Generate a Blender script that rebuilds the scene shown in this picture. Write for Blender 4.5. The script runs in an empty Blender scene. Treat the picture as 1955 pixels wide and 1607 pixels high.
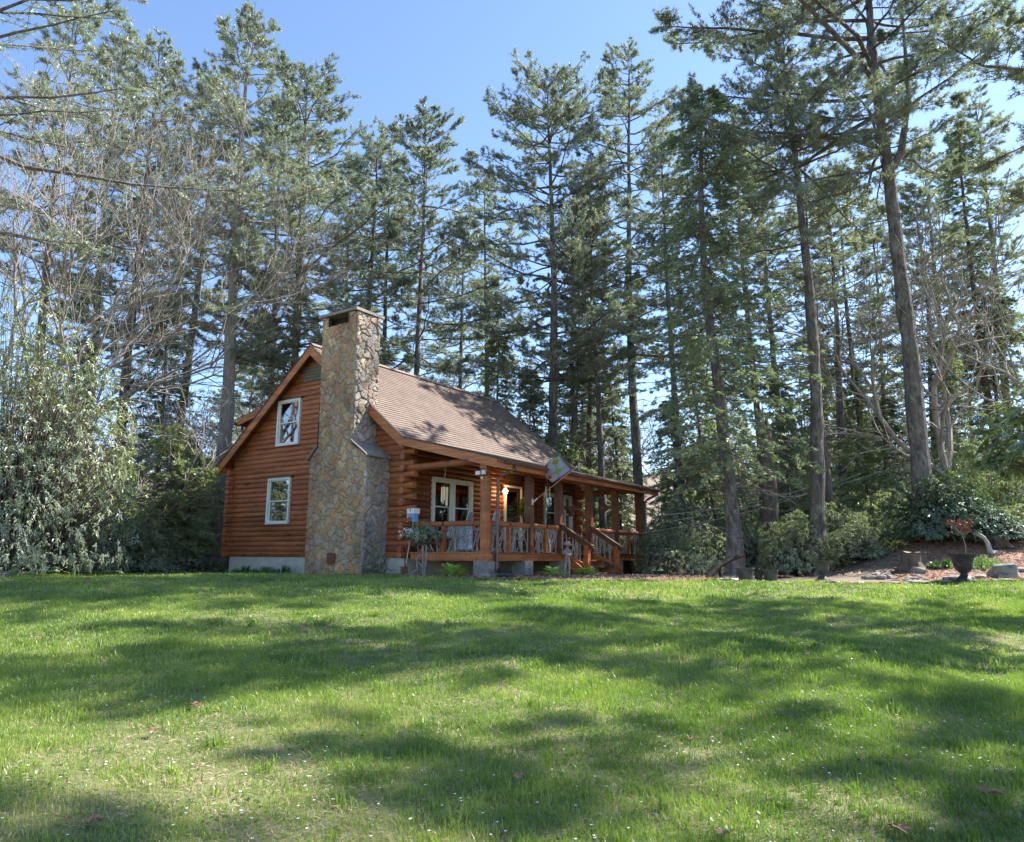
import bpy, math, random
import numpy as np
from math import radians as R, sin, cos, pi

# ------------------------------------------------------------------ camera, sky, sun
scene = bpy.context.scene
CAM = np.array([20.7916, -14.4153, 0.0663])
YAW, PITCH, ROLL, FPX = 0.5957, 0.1849, 0.0054, 1375.93
fw = np.array([-sin(YAW)*cos(PITCH), cos(YAW)*cos(PITCH), sin(PITCH)])
rt = np.array([cos(YAW), sin(YAW), 0.0]); up = np.cross(rt, fw)
rt, up = rt*cos(ROLL)+up*sin(ROLL), -rt*sin(ROLL)+up*cos(ROLL)
from mathutils import Matrix, Vector
cd = bpy.data.cameras.new("camera"); cam = bpy.data.objects.new("camera", cd)
scene.collection.objects.link(cam); scene.camera = cam
cd.sensor_fit = 'HORIZONTAL'; cd.sensor_width = 36; cd.lens = 36*FPX/1955.0
cd.clip_start = 0.05; cd.clip_end = 2000
M = Matrix.Identity(4)
for i in range(3):
    M[i][0], M[i][1], M[i][2], M[i][3] = rt[i], up[i], -fw[i], CAM[i]
cam.matrix_world = M

SUN_A, SUN_E = R(54), R(46)          # azimuth from +x towards +y, elevation
world = bpy.data.worlds.new("World"); scene.world = world; world.use_nodes = True
nt = world.node_tree; bg = nt.nodes["Background"]
sky = nt.nodes.new("ShaderNodeTexSky"); sky.sky_type = 'NISHITA'; sky.sun_disc = False
sky.sun_elevation = SUN_E; sky.sun_rotation = pi/2 - SUN_A
sky.altitude = 1000; sky.air_density = 1.0; sky.dust_density = 0.6; sky.ozone_density = 3.0
nt.links.new(sky.outputs[0], bg.inputs[0]); bg.inputs[1].default_value = 0.11
sl = bpy.data.lights.new("sun", 'SUN'); sl.energy = 5.0; sl.angle = R(0.53); sl.color = (1.0, 0.94, 0.86)
so = bpy.data.objects.new("sun", sl); scene.collection.objects.link(so)
sd = Vector((cos(SUN_A)*cos(SUN_E), sin(SUN_A)*cos(SUN_E), sin(SUN_E)))
so.rotation_euler = sd.to_track_quat('Z', 'Y').to_euler(); so.location = (30, 20, 40)
scene.view_settings.view_transform = 'Standard'; scene.view_settings.look = 'None'
scene.view_settings.gamma = 1; scene.view_settings.exposure = 1.65
scene.cycles.max_bounces = 6; scene.cycles.transparent_max_bounces = 8
scene.cycles.use_adaptive_sampling = True

# ------------------------------------------------------------------ helpers
C = scene.collection
rng = np.random.default_rng(7); random.seed(7)
FH = np.array([-sin(YAW), cos(YAW)]); RH = np.array([cos(YAW), sin(YAW)])

def W(X, Y):                      # camera-aligned plan position -> world plan position
    return CAM[0]+X*RH[0]+Y*FH[0], CAM[1]+X*RH[1]+Y*FH[1]
def XY(x, y):
    dx, dy = x-CAM[0], y-CAM[1]
    return dx*RH[0]+dy*RH[1], dx*FH[0]+dy*FH[1]
def ray(px, py): return fw + rt*(px-977.5)/FPX - up*(py-803.5)/FPX
def hit(px, py, ax, val):
    d = ray(px, py); return CAM + d*(val-CAM[ax])/d[ax]
def at(px, py, D):                # world point at plan depth D in front of the camera
    d = ray(px, py); return CAM + d*(D/(d[0]*FH[0]+d[1]*FH[1]))
def z_at(x, y, py):               # height of the point above plan position (x, y) seen at image row py
    q = np.array([x-CAM[0], y-CAM[1], 0.0]); k = (803.5-py)/FPX
    return CAM[2] + (k*(q@fw) - q@up)/(up[2]-k*fw[2])

def gzc(X, Y):
    a = -1.52+0.062*Y; b = -0.0294*Y
    k = 0.10
    z = -k*np.logaddexp(-a/k, -b/k) + 0.03
    z = z + np.where(Y > 45, 0.13*(Y-45), 0) + np.where(Y > 45, 0.0294*(Y-45), 0)
    z = z + 1.15*np.exp(-((X-14.2)/4.6)**4 - ((Y-20.0)/2.5)**2)
    z = z + 0.02*np.sin(X*1.3+Y*0.4)*np.sin(Y*0.9+1) + 0.015*np.sin(X*2.9+1)*np.cos(Y*2.3)
    return z + CAM[2]
def gz(x, y):
    X, Y = XY(np.asarray(x, float), np.asarray(y, float)); return gzc(X, Y)

class MB:
    def __init__(s): s.v=[]; s.f=[]; s.n=0; s.m=[]
    def add(s, V, F):
        V = np.asarray(V, float).reshape(-1, 3); s.v.append(V)
        if len(F):
            F = np.asarray(F, int); s.f.append(F+s.n)
        s.n += len(V)
    def quad(s, a, b, c, d): s.add([a, b, c, d], [[0, 1, 2, 3]])
    def box(s, x0, x1, y0, y1, z0, z1):
        V = [(x, y, z) for z in (z0, z1) for y in (y0, y1) for x in (x0, x1)]
        s.add(V, [[0,2,3,1],[4,5,7,6],[0,1,5,4],[2,6,7,3],[0,4,6,2],[1,3,7,5]])
    def boxf(s, fr, a0, a1, n0, n1, z0, z1):        # box in a wall frame (origin, along, normal)
        O, A, N = fr
        V = [O+A*a+N*n+np.array([0,0,z]) for z in (z0, z1) for n in (n0, n1) for a in (a0, a1)]
        s.add(V, [[0,2,3,1],[4,5,7,6],[0,1,5,4],[2,6,7,3],[0,4,6,2],[1,3,7,5]])
    def beam(s, p, q, w, h, upv=(0,0,1)):           # rectangular bar between two points
        p=np.array(p,float); q=np.array(q,float); d=q-p; d/=np.linalg.norm(d)
        u=np.array(upv,float); sd_=np.cross(d,u); sd_/=np.linalg.norm(sd_); u=np.cross(sd_,d)
        V=[]
        for e in (p,q):
            for a,b in ((-1,-1),(1,-1),(1,1),(-1,1)): V.append(e+sd_*a*w/2+u*b*h/2)
        s.add(V, [[3,2,1,0],[4,5,6,7],[0,1,5,4],[1,2,6,5],[2,3,7,6],[3,0,4,7]])
    def tube(s, pts, rad, n=8, caps=True):
        P=np.asarray(pts,float); k=len(P); rad=np.broadcast_to(np.asarray(rad,float),(k,))
        T=np.gradient(P,axis=0); T/=np.linalg.norm(T,axis=1)[:,None]+1e-9
        ref=np.array([0,0,1.]) if abs(T[0,2])<.9 else np.array([1.,0,0])
        U=np.cross(T,ref); U/=np.linalg.norm(U,axis=1)[:,None]+1e-9; Wv=np.cross(T,U)
        a=np.linspace(0,2*pi,n,endpoint=False)
        V=P[:,None]+rad[:,None,None]*(np.cos(a)[None,:,None]*U[:,None]+np.sin(a)[None,:,None]*Wv[:,None])
        F=[]
        for i in range(k-1):
            for j in range(n):
                F.append([i*n+j,i*n+(j+1)%n,(i+1)*n+(j+1)%n,(i+1)*n+j])
        base=s.n; s.add(V.reshape(-1,3),F)
        if caps:
            s.f.append([list(range(base+n-1,base-1,-1))]); s.f.append([list(range(base+(k-1)*n,base+k*n))])
    def lathe(s, o, prof, n=20):
        o=np.array(o,float); a=np.linspace(0,2*pi,n,endpoint=False); V=[]
        for r,z in prof:
            for t in a: V.append(o+np.array([r*cos(t),r*sin(t),z]))
        F=[]
        for i in range(len(prof)-1):
            for j in range(n): F.append([i*n+j,i*n+(j+1)%n,(i+1)*n+(j+1)%n,(i+1)*n+j])
        s.add(V,F)
    def segs(s, P0, P1, r0, r1, n=3):
        P0=np.asarray(P0,float); P1=np.asarray(P1,float); k=len(P0)
        if k==0: return
        r0=np.broadcast_to(r0,(k,)); r1=np.broadcast_to(r1,(k,))
        T=P1-P0; T=T/(np.linalg.norm(T,axis=1)[:,None]+1e-9)
        ref=np.where(np.abs(T[:,2:3])<.9,np.array([[0,0,1.]]),np.array([[1.,0,0]]))
        U=np.cross(T,ref); U/=np.linalg.norm(U,axis=1)[:,None]+1e-9; Wv=np.cross(T,U)
        a=np.linspace(0,2*pi,n,endpoint=False)
        ring=np.cos(a)[None,:,None]*U[:,None]+np.sin(a)[None,:,None]*Wv[:,None]
        V=np.concatenate([P0[:,None]+ring*r0[:,None,None],P1[:,None]+ring*r1[:,None,None]],1)
        f=np.array([[j,(j+1)%n,n+(j+1)%n,n+j] for j in range(n)])
        F=f[None]+(np.arange(k)*2*n)[:,None,None]
        s.add(V.reshape(-1,3),F.reshape(-1,4))
    def tris(s, A, B, Cc):
        k=len(A); V=np.stack([A,B,Cc],1).reshape(-1,3); s.add(V,np.arange(3*k).reshape(-1,3))
    def build(s, name, mat, parent=None, smooth=False, origin=None, cols=None):
        me=bpy.data.meshes.new(name); V=np.concatenate(s.v) if s.v else np.zeros((0,3))
        if origin is not None: V=V-np.array(origin,float)
        me.vertices.add(len(V)); me.vertices.foreach_set("co",V.astype(np.float32).ravel())
        idx=[];tot=[]
        for F in s.f:
            F=np.asarray(F); idx.append(F.ravel()); tot.append(np.full(len(F),F.shape[1]))
        idx=np.concatenate(idx); tot=np.concatenate(tot)
        me.loops.add(len(idx)); me.loops.foreach_set("vertex_index",idx.astype(np.int32))
        me.polygons.add(len(tot)); st=np.concatenate([[0],np.cumsum(tot)[:-1]])
        me.polygons.foreach_set("loop_start",st.astype(np.int32)); me.polygons.foreach_set("loop_total",tot.astype(np.int32))
        me.polygons.foreach_set("use_smooth",np.full(len(tot),bool(smooth)))
        me.update(calc_edges=True); me.validate()
        if cols is not None:
            at_=me.attributes.new("tone",'FLOAT_COLOR','FACE'); at_.data.foreach_set("color",np.asarray(cols,np.float32).ravel())
        me.materials.append(mat); o=bpy.data.objects.new(name,me); C.objects.link(o)
        if origin is not None: o.location=origin
        if parent is not None:
            o.parent=parent
            o.location = (0,0,0) if parent.parent else -parent.location
        return o
# parts are modelled in world coordinates; a part's location undoes its thing's (unrotated) location

def tag(o, label=None, cat=None, group=None, kind=None):
    if label: o["label"]=label
    if cat: o["category"]=cat
    if group: o["group"]=group
    if kind: o["kind"]=kind
    return o
def empty(name, loc, label=None, cat=None, group=None):
    o=bpy.data.objects.new(name,None); C.objects.link(o); o.location=loc; o.empty_display_size=.2
    return tag(o,label,cat,group)
def copy_thing(o, loc, rz=0., sc=1., label=None, group=None):
    r=o.copy(); C.objects.link(r); r.location=loc; r.rotation_euler=(0,0,rz)
    r.scale=(sc,sc,sc) if not hasattr(sc,'__len__') else sc
    if label: r["label"]=label
    if group: r["group"]=group
    for ch in list(o.children):
        c=ch.copy(); C.objects.link(c); c.parent=r
        for g in list(ch.children):
            d=g.copy(); C.objects.link(d); d.parent=c
    return r

# ------------------------------------------------------------------ materials
def newmat(name):
    m=bpy.data.materials.new(name); m.use_nodes=True; t=m.node_tree
    return m,t,t.nodes["Principled BSDF"]
def ramp(t, src, stops):
    r=t.nodes.new("ShaderNodeValToRGB"); t.links.new(src,r.inputs[0]); e=r.color_ramp.elements
    while len(e)<len(stops): e.new(.5)
    for el,(p,c) in zip(e,stops): el.position=p; el.color=(*c,1)
    return r
def coords(t, scale=(1,1,1), kind='Object'):
    tc=t.nodes.new("ShaderNodeTexCoord"); mp=t.nodes.new("ShaderNodeMapping"); mp.inputs['Scale'].default_value=scale
    t.links.new(tc.outputs[kind],mp.inputs[0]); return mp.outputs[0]
def noise(t, vec, scale, detail=4, rough=.55, dist=0):
    n=t.nodes.new("ShaderNodeTexNoise"); t.links.new(vec,n.inputs['Vector'])
    n.inputs['Scale'].default_value=scale; n.inputs['Detail'].default_value=detail; n.inputs['Roughness'].default_value=rough
    n.inputs['Distortion'].default_value=dist; return n
def bump(t, b, src, strength=.3, dist=.02):
    bm=t.nodes.new("ShaderNodeBump"); bm.inputs['Strength'].default_value=strength; bm.inputs['Distance'].default_value=dist
    t.links.new(src,bm.inputs['Height']); t.links.new(bm.outputs[0],b.inputs['Normal'])
def mixc(t, a, b, fac, mode='MIX'):
    m=t.nodes.new("ShaderNodeMix"); m.data_type='RGBA'; m.blend_type=mode
    for i,s in ((0,fac),(6,a),(7,b)):
        if hasattr(s,'links') or hasattr(s,'is_linked'): t.links.new(s,m.inputs[i])
        elif i==0: m.inputs[0].default_value=s
        else: m.inputs[i].default_value=(*s,1)
    return m.outputs[2]
def mat_noise(name, c1, c2, scale=8, rough=.7, stretch=(1,1,1), bmp=.3, bd=.01, c3=None, detail=5):
    m,t,b=newmat(name); v=coords(t,stretch); n=noise(t,v,scale,detail)
    st=[(.3,c1),(.7,c2)] if c3 is None else [(.3,c1),(.5,c2),(.7,c3)]
    r=ramp(t,n.outputs[0],st); t.links.new(r.outputs[0],b.inputs['Base Color']); b.inputs['Roughness'].default_value=rough
    if bmp: bump(t,b,n.outputs[0],bmp,bd)
    return m
def mat_wood(name, c1, c2, axis, rough=.5):
    st={'x':(.12,1,1),'y':(1,.12,1),'z':(1,1,.12)}[axis]
    m,t,b=newmat(name); v=coords(t,st); n=noise(t,v,14,6,.6,.6)
    r=ramp(t,n.outputs[0],[(.25,c1),(.75,c2)])
    v2=coords(t,(1,1,1)); n2=noise(t,v2,1.3,3)
    r2=ramp(t,n2.outputs[0],[(.3,(.72,.72,.72)),(.7,(1.12,1.1,1.08))])
    k=noise(t,coords(t,{'x':(.35,1,1),'y':(1,.35,1),'z':(1,1,.35)}[axis]),5.5,1,.4)
    rk=ramp(t,k.outputs[0],[(.70,(1,1,1)),(.76,(.5,.45,.42))])
    c=mixc(t,r.outputs[0],r2.outputs[0],1.0,'MULTIPLY'); c=mixc(t,c,rk.outputs[0],1.0,'MULTIPLY')
    pc=noise(t,coords(t,(.22,.22,6.56)),1.0,2,.8); rp_=ramp(t,pc.outputs[0],[(.32,(.66,.60,.58)),(.5,(.95,.95,.95)),(.66,(1.22,1.25,1.3))]); c=mixc(t,c,rp_.outputs[0],1.0,'MULTIPLY')
    ck=noise(t,coords(t,{'x':(.25,1,3),'y':(1,.25,3),'z':(2,2,.2)}[axis]),11,5,.75); rc=ramp(t,ck.outputs[0],[(.36,(.45,.42,.40)),(.44,(1,1,1))]); c=mixc(t,c,rc.outputs[0],1.0,'MULTIPLY')
    t.links.new(c,b.inputs['Base Color']); b.inputs['Roughness'].default_value=rough
    bump(t,b,ck.outputs[0],.3,.008); return m
LOGA,LOGB=(.275,.083,.028),(.44,.150,.052)
log_x=mat_wood("stained_log_along",LOGA,LOGB,'x'); log_y=mat_wood("stained_log_across",LOGA,LOGB,'y')
wood_z=mat_wood("stained_post",(.27,.075,.02),(.46,.15,.042),'z')
wood_x=mat_wood("stained_board_along",(.34,.105,.026),(.52,.18,.048),'x')
wood_y=mat_wood("stained_board_across",(.34,.105,.026),(.52,.18,.048),'y')
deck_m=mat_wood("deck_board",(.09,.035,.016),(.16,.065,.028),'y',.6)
concrete=mat_noise("concrete",(.46,.44,.39),(.60,.575,.52),3.2,.85,(1,1,1),.25,.01)
block_m=mat_noise("concrete_block",(.15,.145,.135),(.27,.265,.245),6,.9,(1,1,1),.4,.01)
white_p=mat_noise("white_window_paint",(.66,.66,.62),(.76,.76,.72),5,.45,(1,1,1),.02,.002)
dark_metal=mat_noise("dark_metal",(.03,.03,.035),(.06,.06,.065),9,.45,(1,1,1),.05,.003)
gutter_m=mat_noise("brown_gutter_metal",(.10,.055,.045),(.15,.085,.07),7,.35,(1,1,1),.04,.003)
dark_in=mat_noise("dark_interior",(.012,.01,.008),(.02,.016,.012),3,.9,(1,1,1),0)
stone_cap=mat_noise("cap_slab_stone",(.17,.145,.12),(.29,.255,.215),5,.85,(1,1,1),.5,.02)
slate_m=mat_noise("dark_slate",(.06,.06,.065),(.12,.12,.125),6,.8,(1,1,1),.3,.01)
rust_m=mat_noise("rusty_iron",(.10,.04,.02),(.17,.07,.035),12,.8,(1,1,1),.3,.004)
twig_m=mat_noise("peeled_twig_wood",(.17,.14,.115),(.38,.335,.29),16,.75,(1,1,1),.3,.004)
black_pl=mat_noise("black_plastic",(.012,.012,.013),(.03,.03,.03),12,.35,(1,1,1),.05,.002)
green_pl=mat_noise("dark_green_plastic",(.010,.03,.026),(.02,.045,.04),8,.4,(1,1,1),.03,.002)
pot_m=mat_noise("weathered_pot",(.04,.043,.036),(.085,.088,.074),7,.6,(1,1,1),.2,.004)
urn_m=mat_noise("dark_iron_urn",(.022,.022,.026),(.05,.05,.055),10,.5,(1,1,1),.15,.004)
statue_m=mat_noise("weathered_statue_stone",(.20,.17,.135),(.40,.35,.29),9,.85,(1,1,1),.4,.01)
rock_m=mat_noise("garden_rock",(.09,.08,.07),(.25,.225,.20),7,.95,(1,1,1),.9,.04,(.27,.24,.21))
stump_m=mat_noise("stump_wood",(.05,.035,.026),(.14,.105,.08),10,.9,(1,1,.25),.6,.02)
drift_m=mat_noise("grey_driftwood",(.22,.20,.18),(.42,.39,.36),9,.85,(1,1,.3),.4,.01)
blkwood_m=mat_noise("wet_black_log",(.012,.01,.009),(.035,.028,.022),9,.7,(1,1,1),.6,.02)
def mat_bark(name,c1,c2,lich):
    m,t,b=newmat(name); v=coords(t,(1,1,.22)); n=noise(t,v,9,7,.65,.8)
    r=ramp(t,n.outputs[0],[(.32,c1),(.66,c2)]); n2=noise(t,coords(t,(1,1,.6)),5.2,8,.75)
    r2=ramp(t,n2.outputs[0],[(.50,(0,0,0)),(.72,(1,1,1))]); c=mixc(t,r.outputs[0],lich,r2.outputs[0])
    t.links.new(c,b.inputs['Base Color']); b.inputs['Roughness'].default_value=.95; bump(t,b,n.outputs[0],.9,.05); return m
for m_ in (urn_m,pot_m,blkwood_m,green_pl): m_.node_tree.nodes["Principled BSDF"].inputs['Specular IOR Level'].default_value=.18
wall_log=mat_wood("shaded_porch_wall_log",(.17,.045,.016),(.29,.085,.028),'y')  # darker copy of the log stain, with the porch shade in its colour
bark_m=mat_bark("pine_bark",(.035,.03,.026),(.17,.147,.128),(.27,.26,.23))
bark_pale=mat_bark("pale_bark",(.15,.13,.11),(.31,.28,.24),(.39,.37,.33))
bark_dark=mat_bark("dark_bark",(.05,.038,.03),(.15,.12,.10),(.19,.175,.15))
def mat_leaf(name,c1,c2,c3,trans=.3,gloss=.05,grough=.35,scale=1.2,fine=9,tmul=(1.15,1.35,.6)):
    m=bpy.data.materials.new(name); m.use_nodes=True; t=m.node_tree; t.nodes.clear()
    v=coords(t); n=noise(t,v,scale,3,.6); n2=noise(t,v,fine,2,.6)
    ad=t.nodes.new("ShaderNodeMath"); ad.operation='ADD'; t.links.new(n.outputs[0],ad.inputs[0])
    m2=t.nodes.new("ShaderNodeMath"); m2.operation='MULTIPLY_ADD'; t.links.new(n2.outputs[0],m2.inputs[0]); m2.inputs[1].default_value=.8; m2.inputs[2].default_value=-.4
    t.links.new(m2.outputs[0],ad.inputs[1])
    oi=t.nodes.new("ShaderNodeObjectInfo"); m3=t.nodes.new("ShaderNodeMath"); m3.operation='MULTIPLY_ADD'
    t.links.new(oi.outputs['Random'],m3.inputs[0]); m3.inputs[1].default_value=.16; m3.inputs[2].default_value=-.08
    ad2=t.nodes.new("ShaderNodeMath"); ad2.operation='ADD'; t.links.new(ad.outputs[0],ad2.inputs[0]); t.links.new(m3.outputs[0],ad2.inputs[1])
    r=ramp(t,ad2.outputs[0],[(.3,c1),(.52,c2),(.75,c3)])
    d=t.nodes.new("ShaderNodeBsdfDiffuse"); tr=t.nodes.new("ShaderNodeBsdfTranslucent"); g=t.nodes.new("ShaderNodeBsdfGlossy")
    t.links.new(r.outputs[0],d.inputs[0]); tc=mixc(t,r.outputs[0],tmul,1.0,'MULTIPLY'); t.links.new(tc,tr.inputs[0])
    g.inputs['Roughness'].default_value=grough; g.inputs[0].default_value=(.9,.95,1,1)
    a=t.nodes.new("ShaderNodeMixShader"); a.inputs[0].default_value=trans; t.links.new(d.outputs[0],a.inputs[1]); t.links.new(tr.outputs[0],a.inputs[2])
    b2=t.nodes.new("ShaderNodeMixShader"); b2.inputs[0].default_value=gloss; t.links.new(a.outputs[0],b2.inputs[1]); t.links.new(g.outputs[0],b2.inputs[2])
    o=t.nodes.new("ShaderNodeOutputMaterial"); t.links.new(b2.outputs[0],o.inputs[0]); return m
pine_l=mat_leaf("pine_needles",(.14,.175,.115),(.235,.27,.18),(.34,.37,.27),.45,.10,.5,tmul=(1.0,1.08,.75))
hem_l=mat_leaf("hemlock_needles",(.10,.14,.08),(.19,.235,.13),(.30,.345,.20),.46,.08,.5,tmul=(1.0,1.15,.65))
rho_l=mat_leaf("rhododendron_leaf",(.125,.155,.08),(.235,.265,.16),(.41,.425,.31),.42,.06,.45,1.5,7)
rho_d=mat_leaf("dark_rhododendron_leaf",(.05,.085,.05),(.10,.15,.085),(.18,.22,.13),.25,.05,.4,1.5,7)
dry_l=mat_leaf("dry_twig_leaf",(.16,.09,.05),(.23,.14,.08),(.30,.2,.12),.3,.03,.5)
hosta_l=mat_leaf("hosta_leaf",(.22,.36,.06),(.42,.55,.16),(.75,.76,.45),.3,.08,.4,9,30)
lily_l=mat_leaf("daylily_leaf",(.03,.11,.015),(.05,.16,.02),(.08,.22,.035),.3,.06,.4)
flower_w=mat_noise("white_petal",(.7,.7,.68),(.85,.85,.85),4,.8,(1,1,1),0)
hem_p=mat_leaf("young_hemlock_needles",(.21,.26,.14),(.32,.37,.20),(.44,.48,.27),.5,.05,.4,tmul=(1.0,1.1,.6))

# ------------------------------------------------------------------ the log cabin
WG, L, CRS = 7.62, 9.3, 0.1524
ZR, MS, XM = 6.36, 0.814, 3.81
house = empty("log_cabin",(0,0,-.66),"orange stained log cabin with stone chimney, brown shingle roof and railed front porch","house")
def roofz(u): return ZR-MS*abs(u-XM) if u<7.72 else 3.18-(u-7.72)*(0.78/3.08)
g_fr=(np.array([0,0,0.]),np.array([1,0,0.]),np.array([0,-1,0.]))
f_fr=(np.array([WG,0,0.]),np.array([0,1,0.]),np.array([1,0,0.]))
def logwall(fr, lf, rf, ztop, holes, name, mat):
    mb=MB(); O,A,N=fr; ns=6; nc=int(math.ceil(ztop/CRS))
    for c in range(nc):
        wob=.012*np.sin(c*2.1)
        for s in range(ns):
            t0,t1=s/ns,(s+1)/ns; z0,z1=(c+t0)*CRS,(c+t1)*CRS
            if z1>ztop: break
            b=lambda t: .036*math.sqrt(max(0,1-(2*t-1)**2))-.014
            n0,n1=b(t0),b(t1)
            l0,l1,r0,r1=lf(z0),lf(z1),rf(z0),rf(z1)
            if r1-l1<.02: continue
            cut=[(h[0],h[1]) for h in holes if z0>=h[2]-.02 and z1<=h[3]+.02]
            cut.sort(); ed=[(l0,l1)]
            for a,b_ in cut: ed+= [(a,a),(b_,b_)]
            ed.append((r0,r1))
            for i in range(0,len(ed),2):
                (a0,a1),(c0,c1)=ed[i],ed[i+1]
                if c0-a0<.01: continue
                P=lambda a,n,z:O+A*a+N*n+np.array([0,0,z])
                mb.quad(P(a0,n0,z0),P(c0,n0,z0),P(c1,n1,z1),P(a1,n1,z1))
    return mb.build(name,mat,house)
GW=[(1.90,2.88,1.0,2.38),(2.15,3.13,3.42,4.82)]
lr=lambda z: max(0.0,XM-(ZR-.12-z)/MS); rr=lambda z: min(WG,XM+(ZR-.12-z)/MS)
logwall(g_fr,lr,rr,ZR-.14,GW,"gable_wall",log_x)
FWH=[(1.05,2.82,.62,2.2),(4.62,5.50,.15,2.24),(7.02,7.95,.9,2.2),(8.38,8.86,.9,2.2)]
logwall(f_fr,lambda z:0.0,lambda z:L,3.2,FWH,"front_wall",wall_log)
b_fr=(np.array([0,L,0.]),np.array([1,0,0.]),np.array([0,1,0.]))
logwall(b_fr,lr,rr,ZR-.14,[],"rear_gable_wall",log_x)
k_fr=(np.array([0,0,0.]),np.array([0,1,0.]),np.array([-1,0,0.]))
logwall(k_fr,lambda z:0.0,lambda z:L,3.1,[],"back_wall",log_y)
# log ends crossing at the corners
def logend(cx,cy,z,dx,dy,ln,r=.088):
    p=np.array([cx,cy,z]); q=p+np.array([dx,dy,0])*ln
    mb.tube([p,q],r*random.uniform(.94,1.05),12)
for (cx,cy,sx,sy) in ((0,0,-1,-1),(WG,0,1,-1),(WG,L,1,1),(0,L,-1,1)):
    mb=MB()
    for c in range(0,21):
        z=(c+.5)*CRS; ln=.30+.03*math.sin(c*1.9)
        if cx==0 and z>2.75: continue
        if z>3.0: continue
        if c%2==0 and c>0: logend(cx-sx*.1,cy+0*sy,z,sx,0,ln+.1)
        elif c>0 or True:
            logend(cx,cy-sy*.1,z,0,sy,.22+.1)
    mb.build("log_corner",log_x,house)
# foundation
mb=MB(); mb.box(.04,WG-.04,.04,.24,-1.1,0); mb.box(.04,.24,.24,L-.04,-1.1,0); mb.box(WG-.24,WG-.04,.24,L-.04,-1.1,0); mb.box(.24,WG-.24,L-.24,L-.04,-1.1,0)
mb.build("foundation",concrete,house)
# dark interior floor and back partition so the rooms are closed
mb=MB(); mb.box(.1,WG-.1,.1,L-.1,-.02,.04); mb.box(.1,WG-.1,.1,L-.1,2.55,2.6); mb.box(.1,.14,.1,L-.1,.04,2.55); mb.box(3.9,4.0,.12,L-.12,.04,2.55); mb.box(4.9,4.95,.12,L-.12,2.6,5.3)
mb.build("interior_partition",dark_in,house)
# roof
cs=[(-.34,2.98),(XM,ZR),(7.72,3.18),(10.80,2.40)]
V0,V1=-.30,9.55
m,t,b=newmat("asphalt_shingle")
tc=t.nodes.new("ShaderNodeUVMap"); br=t.nodes.new("ShaderNodeTexBrick"); t.links.new(tc.outputs[0],br.inputs['Vector'])
br.inputs['Scale'].default_value=1; br.inputs['Brick Width'].default_value=.30; br.inputs['Row Height'].default_value=.14; br.inputs['Mortar Size'].default_value=.005; br.inputs['Bias'].default_value=0
br.inputs['Color1'].default_value=(.156,.118,.098,1); br.inputs['Color2'].default_value=(.186,.142,.119,1); br.inputs['Mortar'].default_value=(.095,.068,.058,1)
n=noise(t,coords(t,(1,1,1)),2.2,5,.65); rr_=ramp(t,n.outputs[0],[(.3,(.8,.78,.78)),(.7,(1.12,1.12,1.1))])
n3=noise(t,coords(t,(1,1,1)),70,2,.6); r3=ramp(t,n3.outputs[0],[(.25,(.85,.85,.85)),(.75,(1.12,1.12,1.12))])
c=mixc(t,br.outputs[0],rr_.outputs[0],1.0,'MULTIPLY'); c=mixc(t,c,r3.outputs[0],1.0,'MULTIPLY'); t.links.new(c,b.inputs['Base Color']); b.inputs['Roughness'].default_value=.95
shingle=m
def slope_courses(mb,uvs,u0,z0,u1,z1,v0,v1,off=0):
    # from upper edge (u0,z0) to lower edge (u1,z1); every course is a strip whose lower edge stands 9 mm proud
    ln=math.hypot(u1-u0,z1-z0); n=max(1,int(ln/.14)); nx,nz=-(z1-z0)/ln,(u1-u0)/ln
    if nz<0: nx,nz=-nx,-nz
    for i in range(n):
        a,b_=i/n,(i+1)/n
        pa=(u0+(u1-u0)*a,z0+(z1-z0)*a); pb=(u0+(u1-u0)*b_,z0+(z1-z0)*b_); hh=.014
        A=[(pa[0],v0,pa[1]),(pb[0]+nx*hh,v0,pb[1]+nz*hh),(pb[0]+nx*hh,v1,pb[1]+nz*hh),(pa[0],v1,pa[1])]
        mb.quad(*A); s0=off+ln*a; s1=off+ln*b_
        uvs.extend([(v0,s0),(v0,s1),(v1,s1),(v1,s0)])
        mb.quad((pb[0]+nx*hh,v0,pb[1]+nz*hh),(pb[0],v0,pb[1]),(pb[0],v1,pb[1]),(pb[0]+nx*hh,v1,pb[1]+nz*hh))
        uvs.extend([(v0,s1),(v0,s1),(v1,s1),(v1,s1)])
def setuv(o,uvs):
    l=o.data.uv_layers.new(name="UVMap"); l.data.foreach_set("uv",np.array(uvs,np.float32).ravel())
mb=MB(); uvs=[]
slope_courses(mb,uvs,XM,ZR,7.72,3.18,V0,V1); slope_courses(mb,uvs,7.72,3.18,10.80,2.40,V0,V1,5.0); slope_courses(mb,uvs,XM,ZR,-.34,2.98,V0,V1)
roof=mb.build("roof",shingle,house); setuv(roof,uvs)
mb=MB()
mb.beam((XM-.05,V0-.01,ZR+.012),(XM-.05,V1+.01,ZR+.012),.02,.16,(1,0,.8)); mb.beam((XM+.05,V0-.01,ZR+.012),(XM+.05,V1+.01,ZR+.012),.02,.16,(1,0,-.8))
mb.build("ridge_cap",mat_noise("ridge_shingle",(.17,.12,.10),(.27,.2,.17),20,.95),roof)
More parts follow.
